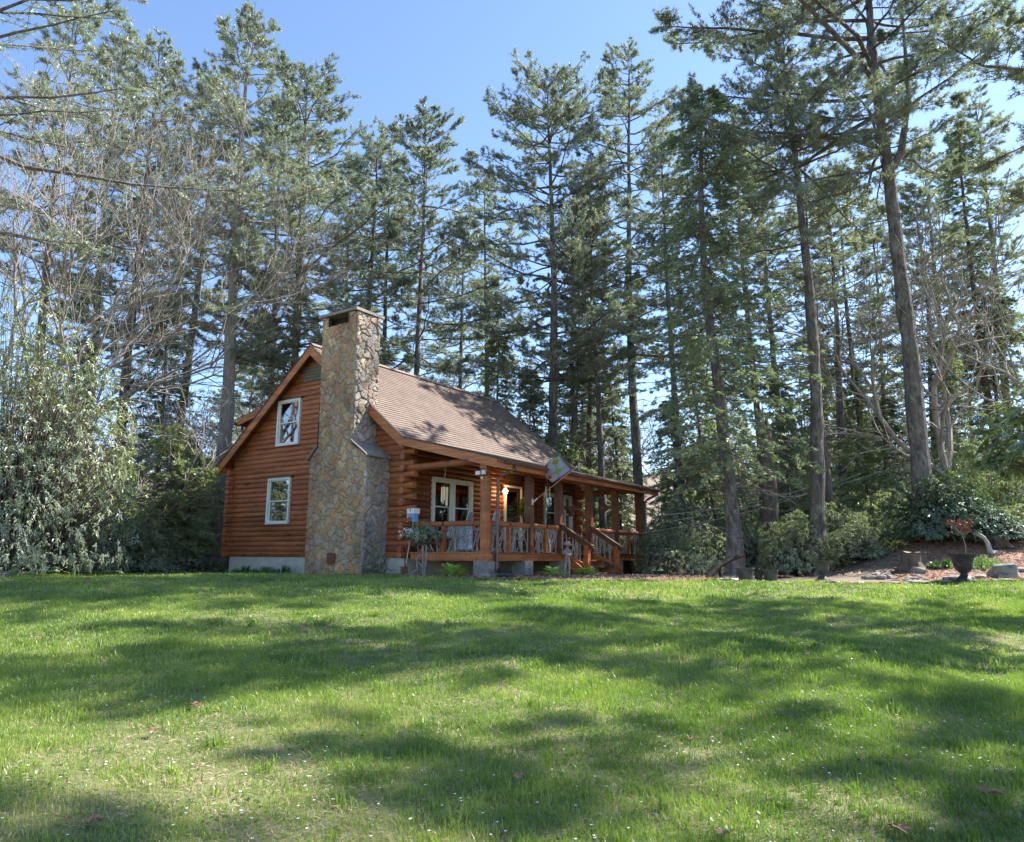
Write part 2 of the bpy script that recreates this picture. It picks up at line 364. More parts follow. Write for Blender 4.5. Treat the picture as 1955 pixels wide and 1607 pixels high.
# sheathing (underside) and the shadow edge of shingles
mb=MB()
for (a,b_) in ((cs[0],cs[1]),(cs[1],cs[2]),(cs[2],cs[3])):
    d=.035; mb.add([(a[0],V0+.012,a[1]-.012),(b_[0],V0+.012,b_[1]-.012),(b_[0],V1-.012,b_[1]-.012),(a[0],V1-.012,a[1]-.012),
            (a[0],V0+.012,a[1]-d-.06),(b_[0],V0+.012,b_[1]-d-.06),(b_[0],V1-.012,b_[1]-d-.06),(a[0],V1-.012,a[1]-d-.06)],
            [[0,1,2,3],[7,6,5,4],[0,4,5,1],[1,5,6,2],[2,6,7,3],[3,7,4,0]])
mb.build("roof_sheathing",mat_wood("aged_soffit_board",(.16,.06,.022),(.24,.10,.04),'y'),house)
def rake(mb,a,b_,v,t_=.045,top=.02,bot=.30):
    V=[]
    for vv in (v-t_,v):
        V+=[(a[0],vv,a[1]-top),(b_[0],vv,b_[1]-top),(b_[0],vv,b_[1]-bot),(a[0],vv,a[1]-bot)]
    mb.add(V,[[0,1,2,3],[7,6,5,4],[0,4,5,1],[1,5,6,2],[2,6,7,3],[3,7,4,0]])
for vv_ in (V0,V1+.045):
    for a_,b__,bt in (((-.36,2.96),(XM,ZR),.31),((XM,ZR),(7.70,3.20),.31),((7.702,3.20),(10.79,2.41),.25)):
        mb=MB(); rake(mb,a_,b__,vv_,bot=bt); mb.build("rake_board",wood_x,house)
for bx_ in ((10.74,10.79,V0+.003,V1-.003,2.17,2.385),(-.38,-.345,V0+.003,V1-.003,2.68,2.95)):
    mb=MB(); mb.box(*bx_); mb.build("eave_board",wood_y,house)
# drip edge shadow line
mb=MB()
for a,b_ in zip(cs[:-1],cs[1:]): mb.beam((a[0],V0-.05,a[1]-.008),(b_[0],V0-.05,b_[1]-.008),.03,.022)
mb.beam((10.80,V0,2.392),(10.80,V1,2.392),.03,.022); mb.build("drip_edge",mat_noise("drip_metal",(.03,.026,.024),(.06,.05,.045),8,.6),house)
# dormer at the back
dorm=MB(); uvs=[]
slope_courses(dorm,uvs,2.3,5.15,-.30,4.58,.20,8.9); d_o=dorm.build("dormer_roof",shingle,house); setuv(d_o,uvs)
mb=MB()
V=[(2.3,.2,5.14),(-.30,.2,4.57),(-.30,.2,4.33),(2.0,.2,4.86)]; V+=[(x,.245,z) for x,_,z in V]
mb.add(V,[[3,2,1,0],[4,5,6,7],[0,1,5,4],[1,2,6,5],[2,3,7,6],[3,0,4,7]])
mb.box(-.34,-.302,.2,8.9,4.33,4.56); mb.box(-.30,2.2,.25,8.88,4.50,4.52)
mb.build("dormer_rake_board",wood_x,d_o)
mb=MB(); n_=22
for i in range(n_):                                   # log cheek of the dormer
    z0=3.35+i*CRS/2; z1=z0+CRS/2
    u0=.12; u1=XM-(ZR-z0)/MS+.02; 
    if z0>4.9: break
    top=4.52+(u0)*.22
    um=lambda z: u0 if z<4.6 else u0+(z-4.6)/.219
    if u1-um(z1)<.02: continue
    mb.quad((um(z0),.42-(.02 if i%2 else 0),z0),(u1,.42-(.02 if i%2 else 0),z0),(u1,.42-(0 if i%2 else .02),z1),(um(z1),.42-(0 if i%2 else .02),z1))
mb.box(.10,.12,.42,8.7,3.30,4.55); mb.build("dormer_wall",log_x,d_o)
mb=MB(); mb.tube([(-.40,.1,4.40),(-.40,8.9,4.36)],.06,8); mb.tube([(-.40,.45,4.38),(-.38,.45,4.20),(-.2,.45,4.08),(.0,.45,4.05),(.04,.45,3.7)],.042,8); mb.build("dormer_gutter",gutter_m,d_o)
# attic vent
mb=MB(); mb.boxf(g_fr,3.22,4.6,.03,.045,5.30,5.80)
for i in range(5): mb.boxf(g_fr,3.27,4.6,.046,.065,5.33+i*.095,5.39+i*.095)
mb.build("attic_vent",mat_noise("vent_brown",(.10,.075,.05),(.16,.125,.09),14,.7),house)
# windows
m,t,b=newmat("window_glass"); t.nodes.clear(); o_=t.nodes.new("ShaderNodeOutputMaterial"); mx=t.nodes.new("ShaderNodeMixShader"); gl=t.nodes.new("ShaderNodeBsdfGlossy"); gl.inputs['Roughness'].default_value=.012; gl.inputs[0].default_value=(.9,.95,1,1)
tp=t.nodes.new("ShaderNodeBsdfTransparent"); tp.inputs[0].default_value=(.55,.6,.6,1); fr_=t.nodes.new("ShaderNodeFresnel"); fr_.inputs[0].default_value=1.5
ml=t.nodes.new("ShaderNodeMath"); ml.operation='MULTIPLY_ADD'; ml.inputs[1].default_value=1.5; ml.inputs[2].default_value=.22; t.links.new(fr_.outputs[0],ml.inputs[0])
nb=noise(t,coords(t,(1,1,1)),1.7,1); bm=t.nodes.new("ShaderNodeBump"); bm.inputs['Strength'].default_value=.05; bm.inputs['Distance'].default_value=.02; t.links.new(nb.outputs[0],bm.inputs['Height']); t.links.new(bm.outputs[0],gl.inputs['Normal'])
t.links.new(ml.outputs[0],mx.inputs[0]); t.links.new(tp.outputs[0],mx.inputs[1]); t.links.new(gl.outputs[0],mx.inputs[2]); t.links.new(mx.outputs[0],o_.inputs[0]); glass=m
def window(fr,a0,a1,z0,z1,lites=1,head=True,fw_=.065,tall=.05,parentname="window",label=None,sash=True):
    mb=MB(); f=fw_
    mb.boxf(fr,a0,a0+f,-.04,.075,z0+f,z1-f); mb.boxf(fr,a1-f,a1,-.04,.075,z0+f,z1-f); mb.boxf(fr,a0,a1,-.04,.078,z0,z0+f); mb.boxf(fr,a0,a1,-.04,.078,z1-f,z1)
    w=(a1-a0)/lites
    for k in range(1,lites): mb.boxf(fr,a0+k*w-f*.7,a0+k*w+f*.7,-.04,.076,z0+f,z1-f)
    win=mb.build(parentname,white_p,house); 
    if label: win["label"]=label
    zm=(z0+z1)/2
    sb=MB(); pb=MB(); pl=MB()
    for k in range(lites):
        l=a0+k*w+(f if k==0 else f*.7); r=a0+(k+1)*w-(f if k==lites-1 else f*.7); s=.035
        for (q0,q1,dn) in ((z0+f,zm+.02,-.01),(zm-.02,z1-f,.012)):
            sb.boxf(fr,l+.002,l+s,dn-.02,dn+.02,q0+s,q1-s); sb.boxf(fr,r-s,r-.002,dn-.02,dn+.02,q0+s,q1-s)
            sb.boxf(fr,l+.002,r-.002,dn-.02,dn+.022,q0,q0+s); sb.boxf(fr,l+.002,r-.002,dn-.02,dn+.022,q1-s,q1)
            O,A,N=fr; P=lambda a,z:O+A*a+N*dn+np.array([0,0,z]); 
            pb.quad(P(l+s,q0+s),P(r-s,q0+s),P(r-s,q1-s),P(l+s,q1-s))
    sb.build("sash",white_p,win); pb.build("pane",glass,win)
    if head:
        hb=MB(); hb.boxf(fr,a0-.05,a1+.09,.0,.11,z1+.003,z1+.035); hb.build("head_flashing",dark_metal,win)
    return win
window(g_fr,1.86,2.92,.98,2.40,label="ground floor white sash window in the gable wall"); window(g_fr,2.11,3.17,3.39,4.84,label="upper floor white sash window reflecting the sky")
window(f_fr,1.01,2.86,.60,2.24,2,False,.10,label="double white sash window beside the porch corner")
window(f_fr,6.98,7.99,.88,2.24,1,False,.09); window(f_fr,8.34,8.90,.88,2.24,1,False,.08)
# pale blind behind the lower gable window
mb=MB(); mb.box(1.95,2.85,.10,.11,1.05,2.35); mb.build("roller_blind",mat_noise("pale_blind",(.24,.23,.2),(.30,.29,.26),5,.9),house)
# door
mb=MB(); mb.boxf(f_fr,4.56,4.62,-.03,.075,.15,2.30); mb.boxf(f_fr,5.50,5.56,-.03,.075,.15,2.30); mb.boxf(f_fr,4.62,5.50,-.03,.076,2.24,2.30)
dj=mb.build("door",white_p,house); dj["label"]="glazed front door in a white frame"
mb=MB(); mb.boxf(f_fr,4.62,4.76,-.02,.02,.15,2.24); mb.boxf(f_fr,5.36,5.50,-.02,.02,.15,2.24); mb.boxf(f_fr,4.76,5.36,-.02,.02,2.10,2.24); mb.boxf(f_fr,4.76,5.36,-.02,.02,.15,.5)
mb.build("door_leaf",mat_noise("dark_door_paint",(.03,.02,.015),(.06,.04,.03),6,.5),dj)
mb=MB(); mb.quad((WG,4.76,.5),(WG,5.36,.5),(WG,5.36,2.10),(WG,4.76,2.10)); mb.build("pane",glass,dj)
mb=MB(); mb.tube([(WG+.02,5.42,1.15),(WG+.08,5.42,1.15),(WG+.08,5.42,1.32),(WG+.02,5.42,1.32)],.012,6); mb.build("handle",mat_noise("brass",(.5,.35,.12),(.6,.45,.18),5,.3),dj)
# carved sign board above the door, two lines of worn lettering shown as raised strokes
mb=MB(); mb.boxf(f_fr,4.55,5.45,.05,.085,2.42,2.66); sg=mb.build("door_sign_board",mat_noise("old_sign_wood",(.06,.035,.015),(.10,.06,.025),9,.7),house)
# wall lamp
mb=MB(); mb.boxf(f_fr,4.36,4.44,.03,.07,1.98,2.22); mb.tube([(WG+.07,4.40,2.18),(WG+.16,4.40,2.2),(WG+.18,4.40,2.14)],.012,6); lp=mb.build("wall_lamp",black_pl,house)
m,t,b=newmat("lit_lamp_glass"); b.inputs['Base Color'].default_value=(.9,.8,.6,1); b.inputs['Emission Color'].default_value=(1,.62,.28,1); b.inputs['Emission Strength'].default_value=9; lampg=m
mb=MB(); mb.lathe((WG+.18,4.40,2.0),[(.0,0),(.05,.01),(.075,.07),(.06,.13),(.02,.15)],12); mb.build("lamp_shade",lampg,lp)
pl_=bpy.data.lights.new("lamp_light",'POINT'); pl_.energy=9; pl_.color=(1,.6,.28); pl_.shadow_soft_size=.06
po=bpy.data.objects.new("lamp_light",pl_); C.objects.link(po); po.parent=house; po.location=Vector((WG+.27,4.40,2.05))-house.location
# porch
DZ=.15; PU=10.30
mb=MB()
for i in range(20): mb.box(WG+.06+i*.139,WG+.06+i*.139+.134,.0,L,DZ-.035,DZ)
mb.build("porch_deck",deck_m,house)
mb=MB(); mb.box(10.30,10.37,-.10,3.72,-.06,.115); mb.box(10.30,10.37,5.30,L+.02,-.06,.115); mb.box(WG+.3,10.298,-.10,-.035,-.06,.115); mb.box(10.371,10.42,-.12,3.72,.118,.152); mb.box(10.371,10.42,5.3,L+.02,.118,.152); mb.box(10.301,10.37,-.13,-.02,.118,.155); mb.box(WG+.3,10.3,-.14,-.03,.118,.152)
mb.box(10.371,10.43,-.10,.03,-.05,.10)
for v in np.arange(1.2,9,1.35): mb.box(WG+.1,10.298,v,v+.05,-.06,.112)
mb.build("deck_frame",wood_y,house)
post_shaded=mat_wood("shaded_post",(.10,.032,.014),(.19,.06,.022),"z")  # same stained wood, porch shade put into the colour of posts past the corner
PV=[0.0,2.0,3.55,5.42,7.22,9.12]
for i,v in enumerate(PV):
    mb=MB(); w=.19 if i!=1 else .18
    mb.box(PU-.19,PU,v-.03,v-.03+w,DZ+.002,2.205); p_=mb.build("porch_post",wood_z if i==0 else post_shaded,house)
mb=MB(); mb.box(PU-.20,PU+.01,-.06,L+.15,2.21,2.36); mb.build("porch_beam",wood_y,house)
for pl__ in ([(WG-.1,.03,2.36),(9.0,.0,2.40),(10.15,-.02,2.42)],[(WG-.1,L,2.36),(10.15,L,2.36)]):
    mb=MB(); mb.tube(pl__,.095,12); mb.build("plate_log",log_x,house)
mb=MB()
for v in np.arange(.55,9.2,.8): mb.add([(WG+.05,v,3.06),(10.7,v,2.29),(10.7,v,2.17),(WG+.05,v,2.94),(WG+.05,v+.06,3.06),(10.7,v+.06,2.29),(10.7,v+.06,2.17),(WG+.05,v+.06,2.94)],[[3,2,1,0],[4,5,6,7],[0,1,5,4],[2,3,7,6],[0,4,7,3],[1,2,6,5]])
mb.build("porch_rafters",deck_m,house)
# rails: bays along the front and the near side
def railbay(p,q,kind,posts=True):
    p=np.array(p,float); q=np.array(q,float); rl=[]
    d=(q-p)/np.linalg.norm(q-p)
    mb=MB(); mb.tube([p+np.array([0,0,.86-DZ+.0]),(p+q)/2+np.array([0,0,.862-DZ]),q+np.array([0,0,.855-DZ])],.068,12)
    rr1=mb.build("rail_log",log_y,house)
    # twig infill
    n=kind; tb=MB(); Ln=np.linalg.norm(q-p); z0=p[2]+.01; z1=p[2]+.66
    for i in range(n):
        a=random.uniform(.04,.96); lean=random.gauss(0,.24); b2=min(.98,max(.02,a+lean/Ln*1.0))
        j=np.array([-d[1],d[0],0])*random.uniform(-.03,.03)
        pts=[]; wv=random.uniform(-.05,.05)
        for s_ in np.linspace(0,1,6):
            pts.append(p+d*Ln*(a+(b2-a)*s_)+d*wv*sin(s_*pi*random.uniform(.9,1.4))+j+np.array([0,0,(z1-z0)*s_+.01]))
        r=random.uniform(.010,.020); tb.tube(pts,[r,r,r*.95,r*.9,r*.8,r*.7],6)
        if random.random()<.75:
            k=random.randint(1,3); s0=pts[k]; side=random.choice((-1,1)); h=(z1+0.0)-s0[2]
            off=side*h*random.uniform(.3,.7); e=s0+d*off; al=np.clip((e-p)@d,.03,Ln-.03); e=p+d*al+j; 
            tb.tube([s0,(s0+np.array([*e[:2],s0[2]]))/2+np.array([0,0,h*.42]),np.array([e[0],e[1],z1])],[r*.8,r*.7,r*.5],6)
    tb.build("twig_panel",twig_m,house)
def baluster(x,y):
    mb=MB(); mb.box(x-.05,x+.05,y-.05,y+.05,DZ+.004,.80); mb.build("rail_post",wood_z,house)
B=DZ
railbay((WG+.34,.06,B),(8.86,.06,B),12); railbay((8.92,.06,B),(PU-.19,.06,B),12); baluster(8.89,.06)
xr=PU-.08
railbay((xr,.16,B),(xr,1.0,B),11); baluster(xr,1.05); railbay((xr,1.1,B),(xr,1.97,B),11)
railbay((xr,2.15,B),(xr,2.78,B),9); baluster(xr,2.84); railbay((xr,2.9,B),(xr,3.52,B),9)
railbay((xr,5.62,B),(xr,7.18,B),15); railbay((xr,7.40,B),(xr,8.1,B),10); baluster(xr,8.2); railbay((xr,8.3,B),(xr,9.08,B),11)
railbay((WG+.3,L-.05,B),(PU-.2,L-.05,B),14)
# piers
for (x,y) in ((PU-.1,.06),(PU-.1,1.75),(PU-.1,3.6),(PU-.1,5.45),(PU-.1,7.2),(PU-.1,9.1)):
    z0=float(gz(x,y))-.15; mb=MB(); w=.2 if y>.1 and y<5 else .2
    zz=-.062
    while zz>z0: mb.box(x-w,x+w,y-w,y+w,max(z0,zz-.195),zz); zz-=.2
    mb.build("block_pier",block_m,house)
# lattice under the far end
mb=MB()
for i in range(8):
    y=7.55+i*.09; mb.beam((10.16,y,-.06),(10.16,y+.42,-.55),.012,.03,(1,0,0)); mb.beam((10.145,y+.42,-.06),(10.145,y,-.55),.012,.03,(1,0,0))
mb.build("lattice",black_pl,house)
# steps with handrails
mb=MB()
for k,(u0,z) in enumerate(((10.44,-.035),(10.70,-.21),(10.96,-.385))): mb.box(u0,u0+.28,3.72,5.30,z-.04,z)
mb.build("step_treads",deck_m,house)
for v in (3.68,5.31):
    mb=MB(); mb.add([(10.40,v,.10),(11.25,v,-.46),(11.25,v,-.62),(10.40,v,-.20),(10.40,v+.04,.10),(11.25,v+.04,-.46),(11.25,v+.04,-.62),(10.40,v+.04,-.20)],[[3,2,1,0],[4,5,6,7],[0,1,5,4],[2,3,7,6],[0,4,7,3],[1,2,6,5]])
    mb.build("step_stringer",wood_x,house)
for v in (3.55,5.38):
    h0=np.array([PU+.0,v+.05,.96]); h1=np.array([11.32,v+.05,.33])
    mb=MB(); mb.beam(h0,h1,.13,.045); mb.beam(h0-[0,0,.09],h1-[0,0,.09],.045,.10); hr=mb.build("handrail",deck_m,house)
    mb=MB(); mb.box(11.06,11.19,v-.02,v+.12,-.62,.36); mb.build("newel_post",wood_z,hr)
    mb=MB(); mb.beam(h0-[0,0,.80],h1-[0,0,.62],.05,.07)
    mb.build("lower_rail",wood_x,hr)
    tb=MB()
    for i in range(11):
        a=random.uniform(.03,.70); p=h0*(1-a)+h1*a; p0=p-[0,0,.76-.1*a]; p1=p-[0,0,.12]; dx=random.gauss(0,.07)
        tb.tube([p0,(p0+p1)/2+[dx*.7,0,0],p1+[dx,0,dx*-.6]],[.016,.013,.010],6)
    tb.build("twig_panel",twig_m,hr)
# gutters and downspouts
mb=MB()
a=np.linspace(pi,2*pi,7); prof=[(10.86+.058*cos(t_),2.345+.062*sin(t_)) for t_ in a]
for i in range(len(prof)-1): mb.quad((prof[i][0],.0,prof[i][1]),(prof[i+1][0],.0,prof[i+1][1]),(prof[i+1][0],V1+.06,prof[i+1][1]),(prof[i][0],V1+.06,prof[i][1]))
mb.add([(x,.0,z) for x,z in prof],[list(range(7))]); mb.add([(x,V1+.06,z) for x,z in prof],[list(range(7))])
mb.tube([(10.92,-.0,2.35),(10.92,V1+.06,2.35)],.010,6); mb.build("gutter",gutter_m,house)
mb=MB(); mb.tube([(10.86,.45,2.30),(10.84,.44,2.20),(10.55,.28,2.05),(10.45,.24,1.96),(10.44,.24,1.0),(10.44,.24,-.24),(10.50,.24,-.33)],.042,10); mb.build("downspout",gutter_m,house)
mb=MB(); mb.tube([(10.86,9.35,2.30),(10.84,9.34,2.20),(10.52,9.30,2.05),(10.40,9.30,1.97),(10.39,9.30,1.0),(10.39,9.30,-.5)],.042,10); mb.build("downspout",gutter_m,house)
# floodlight with two heads on the corner post
mb=MB(); mb.box(PU-.15,PU-.06,-.10,-.033,2.02,2.10); fl=mb.build("floodlight",black_pl,house)
mb=MB(); mb.box(PU-.27,PU-.13,-.15,-.10,2.04,2.13); mb.box(PU-.07,PU+.02,-.16,-.11,2.04,2.14); mb.build("lamp_head",mat_noise("white_lamp_head",(.6,.6,.62),(.7,.7,.72),5,.4),fl)
mb=MB(); mb.lathe((PU-.1,-.11,1.93),[(0,0),(.03,.005),(.03,.05),(0,.055)],10); mb.build("motion_sensor",white_p,fl)
mb=MB(); mb.box(9.75,9.95,-.352,-.347,2.40,2.43); mb.build("rake_bracket",black_pl,house)
# small oval plate on the wall near the far corner
mb=MB(); mb.lathe((0,0,0),[(0,.03),(.08,.02),(.10,0)],16); V=mb.v[0]; V2=np.stack([V[:,2]+WG+.06,V[:,1]*1.0+9.0,V[:,0]*1.9+1.72],1); mb.v=[V2]; mb.build("wall_plaque",mat_noise("pale_plaque",(.4,.45,.38),(.55,.6,.5),6,.6),house)
# ------------------------------------------------------------------ stone chimney (relief in real geometry)
def stone_face(mb, cols, O, A, N, wfun, z0, z1, seeds, pal, step=.026):
    """grid over one face; every stone stands proud of the mortar"""
    wmax=max(wfun(z)[1] for z in (z0,z1)); wmin=min(wfun(z)[0] for z in (z0,z1))
    nz=int((z1-z0)/step); na=int((wmax-wmin)/step)
    zz=np.linspace(z0,z1,nz+1); T=np.linspace(0,1,na+1)
    L0=np.array([wfun(z)[0] for z in zz]); R0=np.array([wfun(z)[1] for z in zz])
    Aa=L0[:,None]+(R0-L0)[:,None]*T[None]; Zz=np.repeat(zz[:,None],na+1,1)
    def ev(a,z):
        wa=a+.05*np.sin(z*9+a*5)+.025*np.sin(z*23); wz=z+.05*np.sin(a*11+z*4)
        d=np.sqrt((wa[...,None]-seeds[:,0])**2+((wz[...,None]-seeds[:,1])*1.0)**2)
        i=np.argsort(d,axis=-1)[...,:2]; d1=np.take_along_axis(d,i[...,:1],-1)[...,0]; d2=np.take_along_axis(d,i[...,1:2],-1)[...,0]
        return i[...,0],(d2-d1)/2
    idx,e=ev(Aa,Zz); hgt=seeds[idx,2]; s=np.clip(e/.022,0,1); s=s*s*(3-2*s)
    n=.012+s*(.014+hgt*(.05 if abs(N[0])>.5 else .026))+.006*np.sin(Aa*61+Zz*17)*np.sin(Zz*53); edge=np.minimum(T,1-T)[None]*(R0-L0)[:,None]; n=n*np.clip(edge/.03,0.0,1)
    V=O+A*Aa[...,None]+N*n[...,None]+np.array([0,0,1.])*Zz[...,None]
    F=[];cA=(Aa[:-1,:-1]+Aa[1:,1:])/2; cZ=(Zz[:-1,:-1]+Zz[1:,1:])/2; ci,ce=ev(cA,cZ)
    j=np.arange(na)[None]+(np.arange(nz)*(na+1))[:,None]
    F=np.stack([j,j+1,j+na+2,j+na+1],-1).reshape(-1,4); mb.add(V.reshape(-1,3),F)
    col=pal[ci]*(.93+.14*rng.random(ci.shape))[...,None]; col[ce<.007]=(.27,.22,.17)
    cols.append(np.concatenate([col.reshape(-1,3),np.ones((col.shape[0]*col.shape[1],1))],1))
PAL=np.array([(.46,.335,.20),(.42,.31,.19),(.50,.38,.235),(.38,.30,.21),(.50,.32,.16),(.42,.36,.28),(.34,.26,.18),(.54,.44,.30),(.45,.28,.17),(.40,.35,.28)])*np.array([.92,.86,.82])
PALS=np.array([(.36,.30,.25),(.30,.275,.25),(.42,.37,.32),(.34,.26,.21),(.29,.25,.22),(.46,.41,.36),(.38,.28,.21),(.33,.31,.30)])
def seeds_for(a0,a1,z0,z1,s=.17):
    out=[]; z=z0-.2
    while z<z1+.3:
        a=a0-.3+random.random()*.1
        while a<a1+.3:
            (random.random()<.34) or out.append((a+random.uniform(-.4,.4)*s,z+random.uniform(-.4,.4)*s,random.random())); a+=s*random.uniform(.75,1.5)
        z+=s*.92
    return np.array(out)
CD=-.90; UL0,UL1,UH0,UH1=4.78,6.93,4.98,6.36; ZS0,ZS1,ZT=2.70,3.02,6.78
wf=lambda z:(UL0,UL1) if z<=ZS0 else ((UL0+(UH0+.10-UL0)*(z-ZS0)/(ZS1-ZS0),UL1+(UH1+.05-UL1)*(z-ZS0)/(ZS1-ZS0)) if z<ZS1 else (UH0+.10-.10*(z-ZS1)/(ZT-ZS1),UH1+.05-.05*(z-ZS1)/(ZT-ZS1)))
mb=MB(); cols=[]; ga=np.array([1,0,0.]); gn=np.array([0,-1,0.]); sdF=seeds_for(4.6,7.1,-1.0,7.1); pf=PAL[rng.integers(0,len(PAL),len(sdF))]
zb=-1.0
for (a,b_) in ((zb,ZS0),(ZS0,ZS1),(ZS1,6.50)): stone_face(mb,cols,np.array([0,CD,0.]),ga,gn,wf,a,b_-1e-6,sdF,pf)
for rng2 in ((UH0,5.22),(6.05,UH1)):
    stone_face(mb,cols,np.array([0,CD,0.]),ga,gn,(lambda z,r=rng2:r),6.50,ZT,sdF,pf)
sdS=seeds_for(-1.1,.2,-1.0,7.1,.16); ps=PALS[rng.integers(0,len(PALS),len(sdS))]
stone_face(mb,cols,np.array([UL1,0,0.]),np.array([0,1,0.]),np.array([1,0,0.]),lambda z:(CD,.02),zb,ZS0-.02,sdS,ps)
def side_shaft(u,zA,zB,vb,nx): 
    stone_face(mb,cols,np.array([u,0,0.]),np.array([0,1,0.]),np.array([nx,0,0.]),lambda z:(CD,vb),zA,zB,sdS,ps)
side_shaft(UH1+.02,ZS1-.15,ZT,.02,1.)
stone_face(mb,cols,np.array([UL0,0,0.]),np.array([0,1,0.]),np.array([-1,0,0.]),lambda z:(CD,.02),zb,ZS0,sdS,ps,.05)
stone_face(mb,cols,np.array([UH0+.04,0,0.]),np.array([0,1,0.]),np.array([-1,0,0.]),lambda z:(CD,.02),ZS0,ZT,sdS,ps,.05)
stone_face(mb,cols,np.array([0,.02,0.]),ga,np.array([0,1.,0]),lambda z:(UH0,UH1),4.2,ZT,sdF,pf,.05)
m,t,b=newmat("field_stone"); at_=t.nodes.new("ShaderNodeAttribute"); at_.attribute_name="tone"
n=noise(t,coords(t),13,6,.7); r_=ramp(t,n.outputs[0],[(.25,(.62,.62,.62)),(.75,(1.3,1.28,1.25))]); c=mixc(t,at_.outputs[0],r_.outputs[0],1.0,'MULTIPLY')
n2=noise(t,coords(t,(1,1,.5)),1.6,5,.6); r2=ramp(t,n2.outputs[0],[(.34,(.60,.58,.56)),(.5,(.92,.91,.90)),(.66,(1.12,1.08,1.0))]); c=mixc(t,c,r2.outputs[0],1.0,'MULTIPLY')
t.links.new(c,b.inputs['Base Color']); b.inputs['Roughness'].default_value=.92; bump(t,b,n.outputs[0],.8,.02)
chim=mb.build("chimney",m,house,cols=np.concatenate(cols))
mb=MB(); mb.add([(UH0-.09,CD-.10,6.80),(UH1+.10,CD-.10,6.80),(UH1+.10,.10,6.80),(UH0-.09,.10,6.80),(UH0-.09,CD-.10,6.88),(UH1+.10,CD-.10,6.88),(UH1+.10,.10,6.88),(UH0-.09,.10,6.88)],[[3,2,1,0],[4,5,6,7],[0,1,5,4],[1,2,6,5],[2,3,7,6],[3,0,4,7]])
mb.build("chimney_cap",stone_cap,chim)
mb=MB(); mb.add([(5.25,-.7,6.883),(5.85,-.75,6.883),(5.9,-.3,6.883),(5.3,-.25,6.883),(5.27,-.7,6.95),(5.83,-.73,6.97),(5.88,-.32,6.99),(5.32,-.27,6.96)],[[3,2,1,0],[4,5,6,7],[0,1,5,4],[1,2,6,5],[2,3,7,6],[3,0,4,7]]); mb.build("loose_slab",slate_m,chim)
mb=MB(); mb.box(UH0+.08,UH1-.06,CD+.25,-.02,6.4,6.79); mb.box(UH0+.06,UH1-.06,CD+.02,-.04,6.42,6.46); mb.build("flue",dark_in,chim)
mb=MB()
def slab(q0,q1,v0,v1,th,mt,nm):
    mb=MB(); V=[]
    for dz in (0,th): V+=[(q0[0],v0,q0[1]+dz),(q1[0],v0,q1[1]+dz),(q1[0],v1,q1[1]+dz),(q0[0],v1,q0[1]+dz)]
    mb.add(V,[[3,2,1,0],[4,5,6,7],[0,1,5,4],[1,2,6,5],[2,3,7,6],[3,0,4,7]]); mb.build(nm,mt,chim)
slab((UH1+.06,3.10),(UL1+.10,2.66),CD-.07,.0,.05,stone_cap,"shoulder_slab"); slab((UH0+.08,3.05),(UL0-.10,2.66),CD-.07,.0,.05,stone_cap,"shoulder_slab")
mb=MB(); mb.box(5.73,6.02,CD-.075,CD-.04,-.16,.12); mb.build("cleanout_door",rust_m,chim)

# ------------------------------------------------------------------ trees
def nrm(v): return v/(np.linalg.norm(v,axis=-1,keepdims=True)+1e-9)
def needle_tufts(mb, P, D, k, ln, wd, spread, rg, flat=1.0, rise=0.0):
    n=len(P); 
    if n==0: return
    P=np.repeat(P,k,0); D=np.repeat(D,k,0); r=rg.normal(size=(n*k,3)); r[:,2]*=flat
    d=nrm(D+r*spread+np.array([0,0,rise])); l=ln*rg.uniform(.6,1.2,(n*k,1)); s=nrm(np.cross(d,rg.normal(size=(n*k,3))))*wd*.5*rg.uniform(.7,1.3,(n*k,1))
    b=P+rg.normal(size=(n*k,3))*.02
    mb.tris(b-s,b+s,b+d*l)
def trunk_line(H, rg, wob, lean=(0,0)):
    k=14; t=np.linspace(0,1,k); p=np.zeros((k,3)); p[:,2]=t*H
    p[:,0]=lean[0]*t*H+wob*np.sin(t*rg.uniform(3,6)+rg.uniform(0,6)); p[:,1]=lean[1]*t*H+wob*np.sin(t*rg.uniform(3,6)+rg.uniform(0,6)); p[:,:2]-=p[0,:2]
    return t,p
